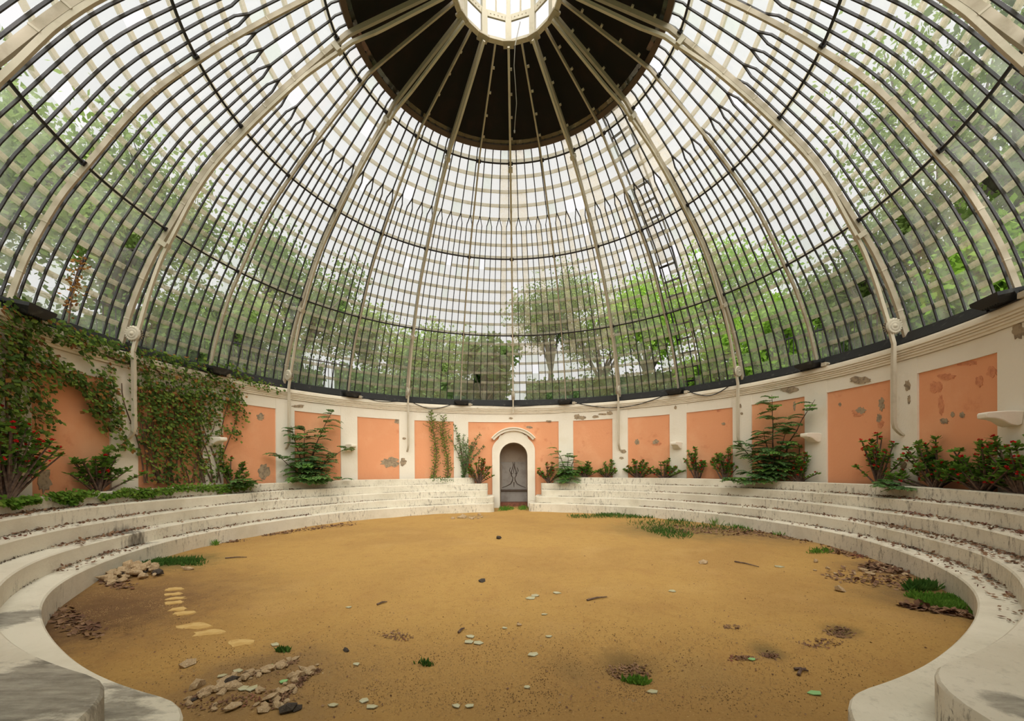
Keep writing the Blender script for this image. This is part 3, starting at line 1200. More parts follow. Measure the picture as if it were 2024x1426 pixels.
# cord hanging under the canvas
p0 = W(4, .13, Z(1.30))
cp = [W(4, .15, Z(1.235)), W(4.3, .18, Z(1.19)), W(4.0, .22, Z(1.14)), W(5.0, .26, Z(1.085)), W(4.6, .28, Z(1.06))]
cp = [W(14, .140, Z(1.285))]
for i, (x, y) in enumerate([(1018, 90), (1016, 130), (1019, 170), (1021, 205), (1018, 240), (1017, 258)]):
    d = ray(x, y)
    t_ = (CA * R + .10 * R + .02 * R * i) / d[1]
    cp.append(CAMPOS + d * t_)
b = MB()
b.tube(cp, .008, 6)
b.tube([cp[-1], cp[-1] - UP * .05], [.018, .012], 6)
hc = b.build('hanging_cord', m_cord, None, False, cp[0])
tag(hc, 'thin grey cord hanging from the lantern in front of the black canvas', 'cord')

# ------------------------------------------------------------------ flood lights, cables, corbels
WH = {-105: 'above the thickest ivy', -75: 'half buried in the ivy', -45: 'above the big feathery shrub', -15: 'on the ivy side of the niche',
      15: 'on the ladder side of the niche', 45: 'at the foot of the outside ladder', 75: 'above the tall feathery shrub', 105: 'above the longest corbel'}


def flood(phi):
    r0 = .985
    base = W(phi, r0, ZT)
    t = thing('flood_light', base, 'black flood light on the cornice ' + WH[phi], 'flood light', 'flood lights around the cornice')
    T, I = tang(phi), -radv(phi)
    th = .42
    ax = nrm(I * math.cos(th) - UP * math.sin(th) * .35)
    nv = nrm(np.cross(T, ax))
    if nv[2] < 0:
        nv = -nv
    c = base + I * .06 + UP * .105
    b = MB()
    f4 = [(-.21, -.15), (.21, -.15), (.21, .15), (-.21, .15)]
    b.add([c + T * x + ax * y + nv * .045 for x, y in f4] + [c + T * x * .98 + ax * y * .98 - nv * .0 for x, y in f4] +
          [c + T * x * .62 + ax * y * .62 - nv * .08 for x, y in f4],
          [(0, 1, 2, 3), (0, 4, 5, 1), (1, 5, 6, 2), (2, 6, 7, 3), (3, 7, 4, 0), (4, 8, 9, 5), (5, 9, 10, 6), (6, 10, 11, 7), (7, 11, 8, 4), (8, 11, 10, 9)])
    hs = b.build('housing', m_black, t)
    b = MB()
    for q in np.linspace(-.11, .11, 7):
        b.box(c + T * q - nv * .06, T * .004, ax * .10, nv * .03)
    b.build('cooling_fins', m_black, hs)
    b = MB()
    b.box(c + nv * .047, T * .18, ax * .12, nv * .004)
    b.build('lens', m_lens, t)
    b = MB()
    b.sweep([base + T * -.225 + I * .05 + UP * .11, base + T * -.225 + UP * .012, base + T * .225 + UP * .012, base + T * .225 + I * .05 + UP * .11],
            [I] * 4, [T, UP, UP, T], .035, .012)
    b.build('bracket', m_black, t)
    b = MB()
    b.box(base + T * .27 + UP * .045, T * .045, I * .04, UP * .035)
    b.tube([base + T * .31 + UP * .045, base + T * .36 + UP * .045], .02, 8)
    b.build('junction_box', m_ironw, t)


for ph in (-105, -75, -45, -15, 15, 45, 75, 105):
    flood(ph)
for (a, c, sag, lab) in ((18.3, 42.4, .22, 'black cable drooping across the cornice between niche and ladder'),
                         (48.4, 58, .17, 'short black cable drooping from the flood light by the ladder'),
                         (-17.6, -29, .16, 'black cable drooping beside the spiny climbers'),
                         (-11.5, 12.4, .035, 'black cable lying along the cornice above the niche'),
                         (-31, -42.4, .05, 'black cable on the cornice between downpipe and feathery shrub')):
    b = MB()
    pts = []
    for i in range(25):
        t_ = i / 24
        pts.append(W(a + (c - a) * t_, .9815, ZT + .03 - 4 * sag * t_ * (1 - t_) + .008 * math.sin(9 * t_)))
    b.tube(pts, .011, 6)
    tag(b.build('cable', m_cable, None, False, pts[0]), lab, 'cable')

CB = {45: 'near the niche on the ladder side', 75: 'beside the tall feathery shrub', 105: 'past the last thorn shrubs', -45: 'behind the big feathery shrub',
      -75: 'poking out of the ivy'}
for phi, wh in CB.items():
    T, I = tang(phi), -radv(phi)
    base = W(phi, .999, Z(.082))
    b = MB()
    side = [(0, .10), (.12, .11), (.30, .112), (.44, .108), (.46, .085), (.455, .035), (.33, .02), (.24, -.005), (.15, -.055), (.06, -.08), (0, -.06)]
    n = len(side)
    ws = [.12, .12, .12, .12, .115, .11, .11, .105, .105, .10, .10]
    vs_ = [base + I * x * .70 + UP * z + T * w_ * (1.15 - 1.1 * x) * s for s in (-1, 1) for (x, z), w_ in zip(side, ws)]
    b.add(vs_, [tuple(range(n)), tuple(range(2 * n - 1, n - 1, -1))] + [(i, n + i, n + (i + 1) % n, (i + 1) % n) for i in range(n)])
    o = b.build('wall_corbel', m_plaster, None, False, base)
    md = o.modifiers.new('bevel', 'BEVEL')
    md.width = .012
    md.segments = 2
    tag(o, 'cream stone corbel shelf jutting from a pilaster ' + wh, 'corbel', 'corbels on alternate pilasters')

# ------------------------------------------------------------------ foliage helpers


def leaf_quads(c, d, nrmv, ln, wd, fold=0.):
    """diamond leaves: centres c (base), direction d, normal, length, width (arrays)"""
    c, d, nrmv = (np.asarray(t, float) for t in (c, d, nrmv))
    d = d / (np.linalg.norm(d, axis=1)[:, None] + 1e-9)
    s = np.cross(d, nrmv)
    s /= (np.linalg.norm(s, axis=1)[:, None] + 1e-9)
    ln = np.asarray(ln).reshape(-1, 1)
    wd = np.asarray(wd).reshape(-1, 1)
    a = c
    bq = c + d * ln * .55 + s * wd
    cq = c + d * ln
    dq = c + d * ln * .55 - s * wd
    return np.stack([a, bq, cq, dq], axis=1)


def rand_dirs(n):
    v = NPR.normal(size=(n, 3))
    return v / np.linalg.norm(v, axis=1)[:, None]


def feather_shrub(name, base, stems, label, cat='shrub', bright=.15, flen=(.32, .52), seed=1, leafw=.012):
    """stems: list of (tangent offset, height, inward offset, fronds); base on the planter soil"""
    rr = random.Random(seed)
    phi = math.degrees(math.atan2(base[0], base[1]))
    T, I = tang(phi), -radv(phi)
    t = thing(name, base, label, cat, 'feathery shrubs in the planter')
    bs, bl = MB(), MB()
    for dx, hz, inw, nf in stems:
        e_ = T * dx + I * inw + UP * hz
        mid = T * dx * .35 + I * inw * .6 + UP * hz * .55
        pts = []
        for i in range(9):
            u = i / 8
            pts.append(base + 2 * u * (1 - u) * mid + u * u * e_ + np.array([rr.gauss(0, .012) for _ in range(3)]) * (u > 0))
        bs.tube(pts, [.022 * (1 - .8 * i / 8) for i in range(9)], 5)
        for q in range(nf):
            u = .12 + .88 * (q + rr.random()) / nf
            k = min(7, int(u * 8))
            p = pts[k] + (pts[k + 1] - pts[k]) * (u * 8 - k)
            az = rr.uniform(0, 2 * math.pi)
            dirv = nrm(T * math.cos(az) + I * (abs(math.sin(az)) * .8 + .05) + UP * (.35 + .5 * u * rr.random()))
            L_ = rr.uniform(*flen) * (1.05 - .35 * u)
            # drooping rachis with leaflets in two ranks; pinnae split again
            nseg = 11
            rp = [p + dirv * L_ * i / nseg - UP * (L_ * .42 * (i / nseg) ** 2) for i in range(nseg + 1)]
            bs.tube([rp[0], rp[4], rp[8], rp[11]], [.005, .004, .003, .0015], 3)
            sidev = nrm(np.cross(dirv, UP))
            mi = 1 if rr.random() < bright else 0
            cs, ds, ns, ls, ws_ = [], [], [], [], []
            for i in range(1, nseg + 1):
                tdir = nrm(rp[i] - rp[i - 1])
                pl = L_ * .40 * (1 - .55 * abs(i / nseg - .45))
                for sg in (-1, 1):
                    pd = nrm(sidev * sg + tdir * .55 - UP * .18)
                    for j in range(4):
                        cs.append(rp[i] + pd * pl * j / 4)
                        ds.append(nrm(pd + tdir * .5 * (1 if j % 2 else -.4)))
                        ns.append(nrm(np.cross(pd, tdir)) + np.array([rr.gauss(0, .25) for _ in range(3)]))
                        ls.append(pl * .36)
                        ws_.append(leafw * 1.55)
            bl.quads(leaf_quads(cs, ds, ns, ls, ws_), mi)
    bs.clear_of_wall()
    bl.clear_of_wall()
    bs.build('stems', m_stem, t)
    bl.build('foliage', [m_fern, m_fernb], t)
    return t


def thorn_shrub(base, n, ht, spread, label, seed, flowers=.5, bronze=False, lean=0., leafy=1.):
    rr = random.Random(seed)
    phi = math.degrees(math.atan2(base[0], base[1]))
    T, I = tang(phi), -radv(phi)
    t = thing('thorn_shrub', base, label, 'shrub', 'thorn shrubs in the planter')
    bs, bl, blooms = MB(), MB(), []
    n = int(n * 1.45)
    for k in range(n):
        f = (k + .5) / n * 2 - 1 + rr.gauss(0, .16)
        dx = spread * f + lean
        hz = ht * (1 - .45 * abs(f) ** 1.6) * rr.uniform(.45, 1.0)
        inw = rr.uniform(-.06, .22)
        p1 = T * dx * .35 + I * inw * .4 + UP * hz * .45
        e_ = T * dx + I * inw + UP * hz
        st = T * rr.uniform(-.05, .05) + I * rr.uniform(-.04, .05)
        pts = [base + st + 2 * u * (1 - u) * p1 + u * u * e_ for u in np.linspace(0, 1, 6)]
        bs.tube(pts, [.017, .016, .014, .012, .010, .009], 5)
        for q, u in enumerate((1.0, .92, .82, .7, .56)):
            if q > 0 and rr.random() > .75 * leafy:
                continue
            c = base + st + 2 * u * (1 - u) * p1 + u * u * e_
            m = int((14 if q == 0 else 8) * leafy)
            az = np.array([rr.uniform(0, 2 * math.pi) for _ in range(m)])
            el = np.array([rr.uniform(-.1, .95) for _ in range(m)])
            d = np.stack([np.cos(az) * np.cos(el), np.sin(az) * np.cos(el), np.sin(el)], 1)
            ln = np.array([rr.uniform(.06, .105) for _ in range(m)])
            bl.quads(leaf_quads(np.repeat(c[None], m, 0), d, np.tile(UP, (m, 1)) + NPR.normal(0, .3, (m, 3)), ln, ln * .27), 1 if bronze and rr.random() < .6 else 0)
        if rr.random() < flowers:
            c = pts[-1] + UP * .035 + I * .02
            m = 9
            d = rand_dirs(m)
            d[:, 2] = np.abs(d[:, 2])
            bf = MB()
            blooms.append(bf)
            bf.quads(leaf_quads(c + d * .002, d, rand_dirs(m), np.full(m, .034), np.full(m, .017)))
        if rr.random() < flowers * .8:
            u = rr.uniform(.6, .9)
            c = base + st + 2 * u * (1 - u) * p1 + u * u * e_ + I * .05
            m = 6
            d = rand_dirs(m)
            bf = MB()
            blooms.append(bf)
            bf.quads(leaf_quads(c + d * .002, d, rand_dirs(m), np.full(m, .028), np.full(m, .014)))
    bs.clear_of_wall()
    bl.clear_of_wall()
    bs.build('stems', m_stem, t)
    bl.build('leaves', [m_eu, m_eub], t)
    for bf in blooms:
        bf.build('red_bloom', m_flower, t)
    return t


ZSOIL = TZ[4] - .05


def planter(px, r=.984, z=None):
    """point in the planter straight below picture column px (column -> bearing)"""
    p = wl(px, 950, r)
    p[2] = ZSOIL if z is None else z
    return p


# ------------------------------------------------------------------ planter plants
thorn_shrub(planter(190), 17, .78, .42, 'dense thorn shrub with few blooms beside the bare plaster patch under the ivy', 11, .2)
thorn_shrub(planter(8), 16, 1.15, .55, 'tallest thorn shrub with many red blooms at the end of the ivy', 12, .95)
thorn_shrub(planter(458), 9, .62, .30, 'dark thorn shrub between the ivy and the big feathery shrub', 13, .1)
thorn_shrub(planter(947, .955, TZ[3]), 15, .80, .42, 'bronze-leaved thorn shrub on the tier end beside the niche, ivy side', 14, .5, True)
thorn_shrub(planter(1084, .955, TZ[3]), 13, .72, .40, 'bronze-leaved thorn shrub on the tier end beside the niche, ladder side', 15, .4, True)
thorn_shrub(planter(1155), 13, .58, .34, 'bushy thorn shrub in the first panel past the niche, beside the drooping feathery plant', 16, .15)
thorn_shrub(planter(1200), 9, .58, .32, 'sparse thorn shrub leaning over the first downpipe past the niche', 17, .1, lean=.05)
thorn_shrub(planter(1262), 13, .58, .42, 'low spreading thorn shrub with red blooms past the first downpipe', 18, .6)
thorn_shrub(planter(1312), 13, .68, .42, 'thorn shrub with one long side stem under the corbel nearest the niche', 19, .35, lean=.1)
thorn_shrub(planter(1378), 11, .86, .26, 'upright thorn shrub with a tall crown two panels before the tall feathery shrub', 20, .3)
thorn_shrub(planter(1432), 11, .84, .30, 'thorn shrub with red blooms next to the second downpipe', 21, .6)
thorn_shrub(planter(1580), 12, .78, .34, 'thorn shrub with red blooms at the foot of the tall feathery shrub', 22, .7)
thorn_shrub(planter(1736), 14, .92, .40, 'thorn shrub with bare stems and red-topped crowns beside the third downpipe', 23, .95, leafy=.8)
thorn_shrub(planter(1850), 18, .78, .55, 'leafy bright green thorn shrub past the third downpipe', 24, .25)
thorn_shrub(planter(1945), 17, .70, .55, 'leafy thorn shrub below the longest corbel', 25, .3, lean=.08)
thorn_shrub(planter(2030), 12, .80, .55, 'thorn shrub reaching over the kerb with bright red blooms', 26, .9, lean=-.1)

feather_shrub('feathery_shrub', planter(600), [(-.75, .75, .15, 14), (-.38, 1.45, .12, 22), (-.05, 1.42, .15, 22), (.25, 1.0, .25, 18), (.75, 1.95, .12, 20),
              (1.15, .95, .15, 14), (-.5, .15, .55, 12), (.2, .2, .6, 14), (.8, .1, .45, 10), (.5, .55, .3, 14), (0, .6, .4, 14)],
              'big feathery shrub spreading over the kerb beside the spalled panel', seed=3)
feather_shrub('feathery_shrub', planter(1530), [(.02, 1.98, .1, 26), (.95, 1.72, .1, 18), (.4, 1.15, .15, 18), (-.45, .85, .2, 14), (-.95, 1.0, .15, 14), (-.75, .05, .6, 14),
              (-.3, .25, .45, 14), (.15, .5, .3, 14), (.3, .8, .3, 14), (-.15, 1.2, .12, 14)],
              'tall feathery shrub climbing past the corbel in the fourth panel', seed=4)
feather_shrub('feathery_shrub', planter(1123, .975), [(-.35, .95, .1, 10), (.0, .8, .1, 8), (.25, .7, .15, 9), (0, .25, .4, 14), (-.2, .4, .3, 10), (.1, -.12, .6, 10), (.2, .3, .3, 8)],
              'pale drooping feathery plant in front of the first pilaster past the niche', seed=5, bright=.5, leafw=.009)
feather_shrub('feathery_shrub', planter(1800, .972), [(-.35, .15, .2, 8), (-.2, .1, .35, 8), (.1, .05, .45, 8)],
              'small feathery seedling hanging over the kerb below the third downpipe', seed=6, flen=(.2, .32), leafw=.008)
feather_shrub('feathery_shrub', planter(462, .972), [(-.3, .15, .3, 9), (.3, .12, .3, 9), (0, .15, .35, 8)],
              'low feathery plant under the dark thorn shrub by the ivy', seed=7, flen=(.22, .34))


def climber(px, y0, y1, seed, fan, label):
    rr = random.Random(seed)
    base = planter(px)
    top = wl(px, y1, .985)
    phi = math.degrees(math.atan2(base[0], base[1]))
    T, I = tang(phi), -radv(phi)
    H = top[2] - base[2]
    t = thing('spiny_climber', base, label, 'climber', 'spiny climbers on the wall beside the niche')
    bs, bl = MB(), MB()
    mains = []
    if fan:
        for k in range(9):
            dx = (k - 3.2) * .14 + rr.gauss(0, .02)
            h = H * (1.0 if k == 1 else rr.uniform(.5, .85))
            mains.append([base + T * (dx * (u ** 1.6)) + UP * h * u ** .9 + I * .03 for u in np.linspace(0, 1, 8)])
    else:
        mains.append([base + T * (.10 * math.sin(5 * u + seed) * (1 - .3 * u)) + UP * H * u + I * .02 for u in np.linspace(0, 1, 12)])
    for pts in mains:
        bs.tube(pts, np.linspace(.016, .006, len(pts)), 5)
        L_ = len(pts) - 1
        m = 10 if fan else 46
        for q in range(m):
            u = (q + .5) / m
            k = min(L_ - 1, int(u * L_))
            p = pts[k] + (pts[k + 1] - pts[k]) * (u * L_ - k)
            sg = 1 if q % 2 else -1
            ln = rr.uniform(.08, .24) * (1.2 if u > .65 else .8)
            if u > .92:
                ln *= .4
            if fan:
                ln *= .5
            e_ = p + T * sg * ln + UP * ln * rr.uniform(.25, .6)
            bs.tube([p, (p + e_) / 2 - UP * .012, e_], [.007, .006, .004], 4)
            c = np.array([p + (e_ - p) * v for v in np.linspace(.1, 1, 8)])
            d = rand_dirs(8)
            bl.quads(leaf_quads(c, d, rand_dirs(8), np.full(8, .05), np.full(8, .015)))
        m = 60 if fan else 230
        ii = NPR.random(m) * L_
        ii = ii if fan else ii * (.85 + .15 * NPR.random(m))
        c = np.array([pts[int(i)] + (pts[min(L_, int(i) + 1)] - pts[int(i)]) * (i - int(i)) for i in ii]) + NPR.normal(0, .022 if fan else .04, (m, 3)) * np.array([1, .5, 1])
        bl.quads(leaf_quads(c, rand_dirs(m), rand_dirs(m), np.full(m, .066), np.full(m, .021)))
    bs.clear_of_wall()
    bl.clear_of_wall()
    bs.build('stems', m_vine, t)
    bl.build('leaves', m_ivy2 if not fan else m_fern, t)


climber(857, 945, 812, 31, False, 'leafy spiny climber nearer the downpipe, reaching the cornice')
climber(880, 948, 822, 32, False, 'upright spiny climber with short ladder-like side twigs')
climber(917, 945, 838, 33, True, 'fan-shaped spiny climber with bare upswept branches on the pilaster by the niche')
b = MB()
m = 160
c = np.array([wl(x, y, .958) for x, y in zip(NPR.uniform(852, 895, m), NPR.normal(948, 2.2, m))])
b.quads(leaf_quads(c, rand_dirs(m), rand_dirs(m), np.full(m, .06), np.full(m, .02)))
o = b.build('trailing_sprig', m_fern, None, False, wl(873, 948, .958))
tag(o, 'trailing sprig lying on the kerb below the spiny climbers', 'creeper')


# ivy on the wall
def ivy_cloud(caps, dmin, dmax, size, mats, probs, seed, dens=1.):
    g = np.random.default_rng(seed)
    out = {i: [] for i in range(len(mats))}
    for x0, y0, x1, y1, r, n in caps:
        n = int(n * dens)
        u = g.random(n)
        an = g.random(n) * 2 * math.pi
        rr = r * np.sqrt(g.random(n))
        xs_ = x0 + (x1 - x0) * u + rr * np.cos(an)
        ys_ = y0 + (y1 - y0) * u + rr * np.sin(an)
        for x, y in zip(xs_, ys_):
            depth = g.uniform(dmin, dmax)
            p = wl(x, y, 1 - depth)
            ph = math.degrees(math.atan2(p[0], p[1]))
            I = -radv(ph)
            nv = nrm(I + UP * .5 + g.normal(0, .45, 3))
            d = nrm(-UP * .6 + g.normal(0, .6, 3))
            d = nrm(d - nv * (d @ nv))
            mi = int(g.choice(len(mats), p=probs))
            ln = size * g.uniform(.6, 1.25)
            out[mi].append((p, d, nv, ln, ln * .42))
    return out


def build_leaves(b, out):
    for mi, l in out.items():
        if l:
            c, d, nv, ln, wd = zip(*l)
            b.quads(leaf_quads(np.array(c), np.array(d), np.array(nv), np.array(ln), np.array(wd)), mi)


ivy_base = planter(350)
ivy = thing('ivy', ivy_base, 'dark ivy with rusty leaves smothering the wall and cornice', 'ivy')
caps = [(8, 630, 40, 880, 42, 1500), (40, 640, 95, 760, 38, 800), (75, 770, 95, 850, 22, 260), (105, 826, 122, 832, 3, 25), (20, 600, 60, 620, 22, 250),
        (60, 630, 250, 700, 20, 850), (110, 660, 210, 690, 16, 250), (250, 705, 480, 745, 24, 1300), (480, 748, 556, 772, 9, 260), (165, 690, 190, 740, 5, 50),
        (110, 715, 180, 770, 16, 300), (165, 750, 215, 850, 14, 330), (118, 752, 150, 758, 6, 50), (165, 812, 200, 808, 5, 45), (195, 740, 215, 830, 14, 260),
        (215, 730, 240, 850, 14, 380), (240, 860, 255, 885, 8, 70), (215, 885, 245, 880, 5, 45), (245, 882, 290, 900, 4, 50),
        (275, 760, 465, 775, 28, 1300), (280, 800, 440, 810, 32, 1500), (285, 850, 420, 850, 32, 1100), (300, 895, 400, 895, 28, 600),
        (300, 935, 390, 935, 22, 260), (460, 770, 480, 830, 16, 260), (455, 840, 470, 870, 12, 90), (430, 880, 445, 930, 12, 160), (400, 900, 420, 950, 14, 140)]
lf = ivy_cloud(caps, .004, .030, .068, [0, 1, 2], [.50, .36, .14], 5, .62)
for i in range(3):
    pass
b = MB()
build_leaves(b, lf)
b.build('ivy_leaves', [m_ivy1, m_ivy2, m_ivy3], ivy)
b = MB()
rr = random.Random(9)
for k in range(26):
    x0 = rr.uniform(278, 440)
    x1 = x0 + rr.uniform(-50, 40)
    y1 = rr.uniform(740, 850)
    pts = []
    ph_ = rr.uniform(0, 6)
    for i in range(12):
        u = i / 11
        pts.append(wl(x0 + (x1 - x0) * u + 10 * math.sin(ph_ + 5 * u) * (u + .2), 955 + (y1 - 955) * u, .9955 - .003 * rr.random()))
    b.tube(pts, np.linspace(.014, .007, 12), 5)
for (x0, y0, x1, y1) in ((60, 640, 250, 715), (250, 715, 480, 745), (215, 850, 170, 760), (170, 760, 110, 720), (20, 640, 10, 960), (50, 640, 30, 960), (225, 740, 215, 850), (330, 740, 240, 690)):
    pts = [wl(x0 + (x1 - x0) * u + 4 * math.sin(9 * u + x0), y0 + (y1 - y0) * u + 4 * math.cos(7 * u), .99) for u in np.linspace(0, 1, 14)]
    b.tube(pts, .012, 5)
b.build('vine_stems', m_vine, ivy)
# creepers hanging over the kerb
for caps, lab in (([(0, 992, 80, 986, 7, 300), (20, 998, 40, 998, 5, 40)], 'green creeper draped over the kerb below the tallest thorn shrub'),
                  ([(92, 978, 190, 974, 6, 300), (110, 985, 160, 985, 7, 200), (140, 992, 145, 992, 5, 40)], 'green creeper hanging over the kerb below the dense thorn shrub'),
                  ([(200, 983, 250, 975, 4, 160), (230, 973, 340, 970, 7, 450), (265, 980, 300, 978, 5, 120), (340, 964, 495, 962, 6, 560), (430, 970, 460, 970, 4, 60)],
                   'long green creeper trailing along the kerb below the ivy')):
    lf = ivy_cloud(caps, .045, .056, .055, [0, 1], [.8, .2], int(caps[0][0]) + 3)
    o0 = wl(caps[0][0], caps[0][1], .95)
    t = thing('kerb_creeper', o0, lab, 'creeper', 'creepers on the planter kerb')
    b = MB()
    build_leaves(b, lf)
    b.build('leaves', [m_creep, m_ivy2], t)
    b = MB()
    for x0, y0, x1, y1, r_, n_ in caps:
        b.tube([wl(x0 + (x1 - x0) * u, y0 - 2 + (y1 - y0) * u, .9535) for u in np.linspace(0, 1, 8)], .006, 4)
    b.build('runners', m_vine, t)
# dry weed climbing on the glass by the ivy
b = MB()
pts = [wl(x, y, .975) for x, y in ((135, 640), (140, 600), (146, 570), (150, 545), (165, 505))]
b.tube(pts, [.012, .01, .009, .007, .004], 5)
m = 110
ii = NPR.random(m) ** .7 * 4
c = np.array([pts[int(i)] + (pts[min(4, int(i) + 1)] - pts[int(i)]) * (i - int(i)) for i in ii]) + NPR.normal(0, .04, (m, 3))
b.quads(leaf_quads(c, rand_dirs(m), rand_dirs(m), np.full(m, .06), np.full(m, .018)), 1)
o = b.build('dry_weed', [m_stem, m_ivy3], None, False, pts[0])
tag(o, 'withered brown weed standing on the cornice above the ivy', 'weed')


# ------------------------------------------------------------------ stones, shards, twigs, grass and litter on the floor
def rock_mesh(name, seed, mat, flat=.65):
    g = np.random.default_rng(seed)
    phi_ = (1 + 5 ** .5) / 2
    v = [(-1, phi_, 0), (1, phi_, 0), (-1, -phi_, 0), (1, -phi_, 0), (0, -1, phi_), (0, 1, phi_), (0, -1, -phi_), (0, 1, -phi_), (phi_, 0, -1), (phi_, 0, 1), (-phi_, 0, -1), (-phi_, 0, 1)]
    f = [(0, 11, 5), (0, 5, 1), (0, 1, 7), (0, 7, 10), (0, 10, 11), (1, 5, 9), (5, 11, 4), (11, 10, 2), (10, 7, 6), (7, 1, 8), (3, 9, 4), (3, 4, 2), (3, 2, 6), (3, 6, 8), (3, 8, 9), (4, 9, 5), (2, 4, 11), (6, 2, 10), (8, 6, 7), (9, 8, 1)]
    v = np.array([nrm(q) for q in v])
    v = v * (1 + g.normal(0, .17, (12, 1))) * np.array([1, .72, flat])
    me = bpy.data.meshes.new(name)
    me.from_pydata(v.tolist(), [], f)
    me.polygons.foreach_set('use_smooth', np.zeros(20, dtype=bool))
    me.materials.append(mat)
    return me


rocks = [rock_mesh('rock', i, m_rock, fl_) for i, fl_ in enumerate((.6, .5, .7, .45, .62, .35))]
drocks = [rock_mesh('dark_rock', 20 + i, m_rockdark) for i in range(2)]


def put_rock(x, y, size, lab, grp, dark=False, lift=0., z=None, name=None):
    p = fl(x, y)
    me = rnd.choice(drocks if dark else rocks)
    o = bpy.data.objects.new(name or ('dark_stone' if dark else 'stone'), me)
    COL.objects.link(o)
    zz = floor_z(p[0], p[1]) if z is None else z
    o.location = (p[0], p[1], zz + size * .28 + lift)
    o.scale = (size, size * rnd.uniform(.8, 1.1), size * rnd.uniform(.8, 1.1))
    o.rotation_euler = (rnd.uniform(-.35, .35), rnd.uniform(-.35, .35), rnd.uniform(0, 6.28))
    if grp:
        kind = 'black ' if dark else ''
        sz = 'tiny ' if size < .024 else 'small ' if size < .04 else 'large ' if size > .065 else ''
        lab = (sz + kind + lab).strip()
    tag(o, lab, 'stone', grp)


for k in range(62):            # little heap against the tier
    u = rnd.random()
    x = 212 + 100 * u + rnd.gauss(0, 3)
    y = 1150 - 14 * u + rnd.gauss(0, 4.5)
    c = 1 - abs(u - .55) * 1.5
    put_rock(x, y, rnd.uniform(.03, .085), 'broken sandstone piece in the small heap against the ivy-side tier', 'stones in the heap by the tier',
             rnd.random() < .08, max(0, c) * rnd.uniform(0, .09))
for k in range(95):            # rubble trench near the entrance
    u = rnd.random()
    if rnd.random() < .45:
        x, y = 370 + 215 * u + rnd.gauss(0, 5), 1405 - 85 * u + rnd.gauss(0, 5)
    elif rnd.random() < .5:
        x, y = 520 + 105 * u + rnd.gauss(0, 7), 1420 - 88 * u + rnd.gauss(0, 6)
    else:
        x, y = rnd.uniform(390, 590), rnd.uniform(1370, 1440)
    put_rock(x, y, rnd.choice([.018, .02, .025, .03, .035, .05]), 'broken stone in the rubble strip beside the rounded tier end', 'stones in the rubble strip', rnd.random() < .04)
for x, y, s, dk, lab in ((372, 1318, .055, 0, 'single loose sandstone beside the rubble strip'), (985, 1066, .075, 1, 'black stone alone in the middle of the sand'),
                         (1942, 1208, .16, 0, 'flat sandstone slab lying in the bright grass'), (953, 1150, .045, 1, 'dark lump with a pale fleck on the open sand'),
                         (1390, 1117, .065, 0, 'reddish stone alone on the sand before the ladder side'), (1027, 1239, .03, 0, 'small pale stone in the sand before the niche'),
                         (372, 1128, .07, 0, 'round stone at the edge of the ivy-side grass'), (684, 1289, .028, 1, 'small black pebble on the sand past the rubble'),
                         (1660, 1168, .07, 0, 'pinkish stone by the dead leaves')):
    put_rock(x, y, s, lab, None, bool(dk))
for k in range(26):
    put_rock(rnd.gauss(925, 16), rnd.gauss(1024, 2.5), rnd.uniform(.03, .07), 'pale broken stone in the scatter before the ivy-side tier end', 'stones scattered before the niche')
for k in range(26):
    put_rock(rnd.uniform(1600, 1790), rnd.uniform(1110, 1140), rnd.uniform(.02, .06), 'pale stone among the dead leaves at the ladder-side tier', 'stones among the dead leaves')
for k in range(9):             # paler worn stones breaking the surface in a line
    u = k / 8
    x, y = [(345, 1165), (343, 1175), (348, 1184), (346, 1193), (352, 1207), (362, 1215), (383, 1240), (412, 1253), (476, 1270)][k]
    p = fl(x, y)
    b = MB()
    n = 12
    g = random.Random(k)
    rx, ry = (.11, .07) if k < 6 else (.17, .09)
    z_ = floor_z(p[0], p[1])
    rim = [(p[0] + rx * g.uniform(.55, 1.25) * math.cos(2 * math.pi * i / n), p[1] + ry * g.uniform(.55, 1.25) * math.sin(2 * math.pi * i / n)) for i in range(n)]
    b.add([(x_, y_, z_ - .03) for x_, y_ in rim] + [(p[0] + (x_ - p[0]) * .85, p[1] + (y_ - p[1]) * .85, z_ + .006) for x_, y_ in rim] + [(p[0], p[1], z_ + .009)],
          [(i, (i + 1) % n, n + (i + 1) % n, n + i) for i in range(n)] + [(n + i, n + (i + 1) % n, 2 * n) for i in range(n)])
    tag(b.build('half_buried_stone', m_pale, None, False, (p[0], p[1], z_)),
        'flat yellow stone showing through the sand in a line from the heap', 'stone', 'half buried stones in a line')


def shard(x, y, s, mat, lab, grp, seed):
    g = random.Random(seed)
    p = fl(x, y)
    z_ = floor_z(p[0], p[1]) + .006
    s *= .62
    n = 5
    a0 = g.uniform(0, 6)
    rim = [(s * g.uniform(.6, 1.2) * math.cos(a0 + 2 * math.pi * i / n), s * g.uniform(.4, .9) * math.sin(a0 + 2 * math.pi * i / n)) for i in range(n)]
    tx, ty = g.uniform(-.08, .08), g.uniform(-.05, .12)
    b = MB()
    b.add([(p[0] + x_, p[1] + y_, z_ + x_ * tx + y_ * ty) for x_, y_ in rim] + [(p[0] + x_, p[1] + y_, z_ + x_ * tx + y_ * ty + .005) for x_, y_ in rim],
          [tuple(range(n - 1, -1, -1)), tuple(range(n, 2 * n))] + [(i, (i + 1) % n, n + (i + 1) % n, n + i) for i in range(n)])
    tag(b.build('glass_shard', mat, None, False, (p[0], p[1], z_)), lab, 'shard', grp)


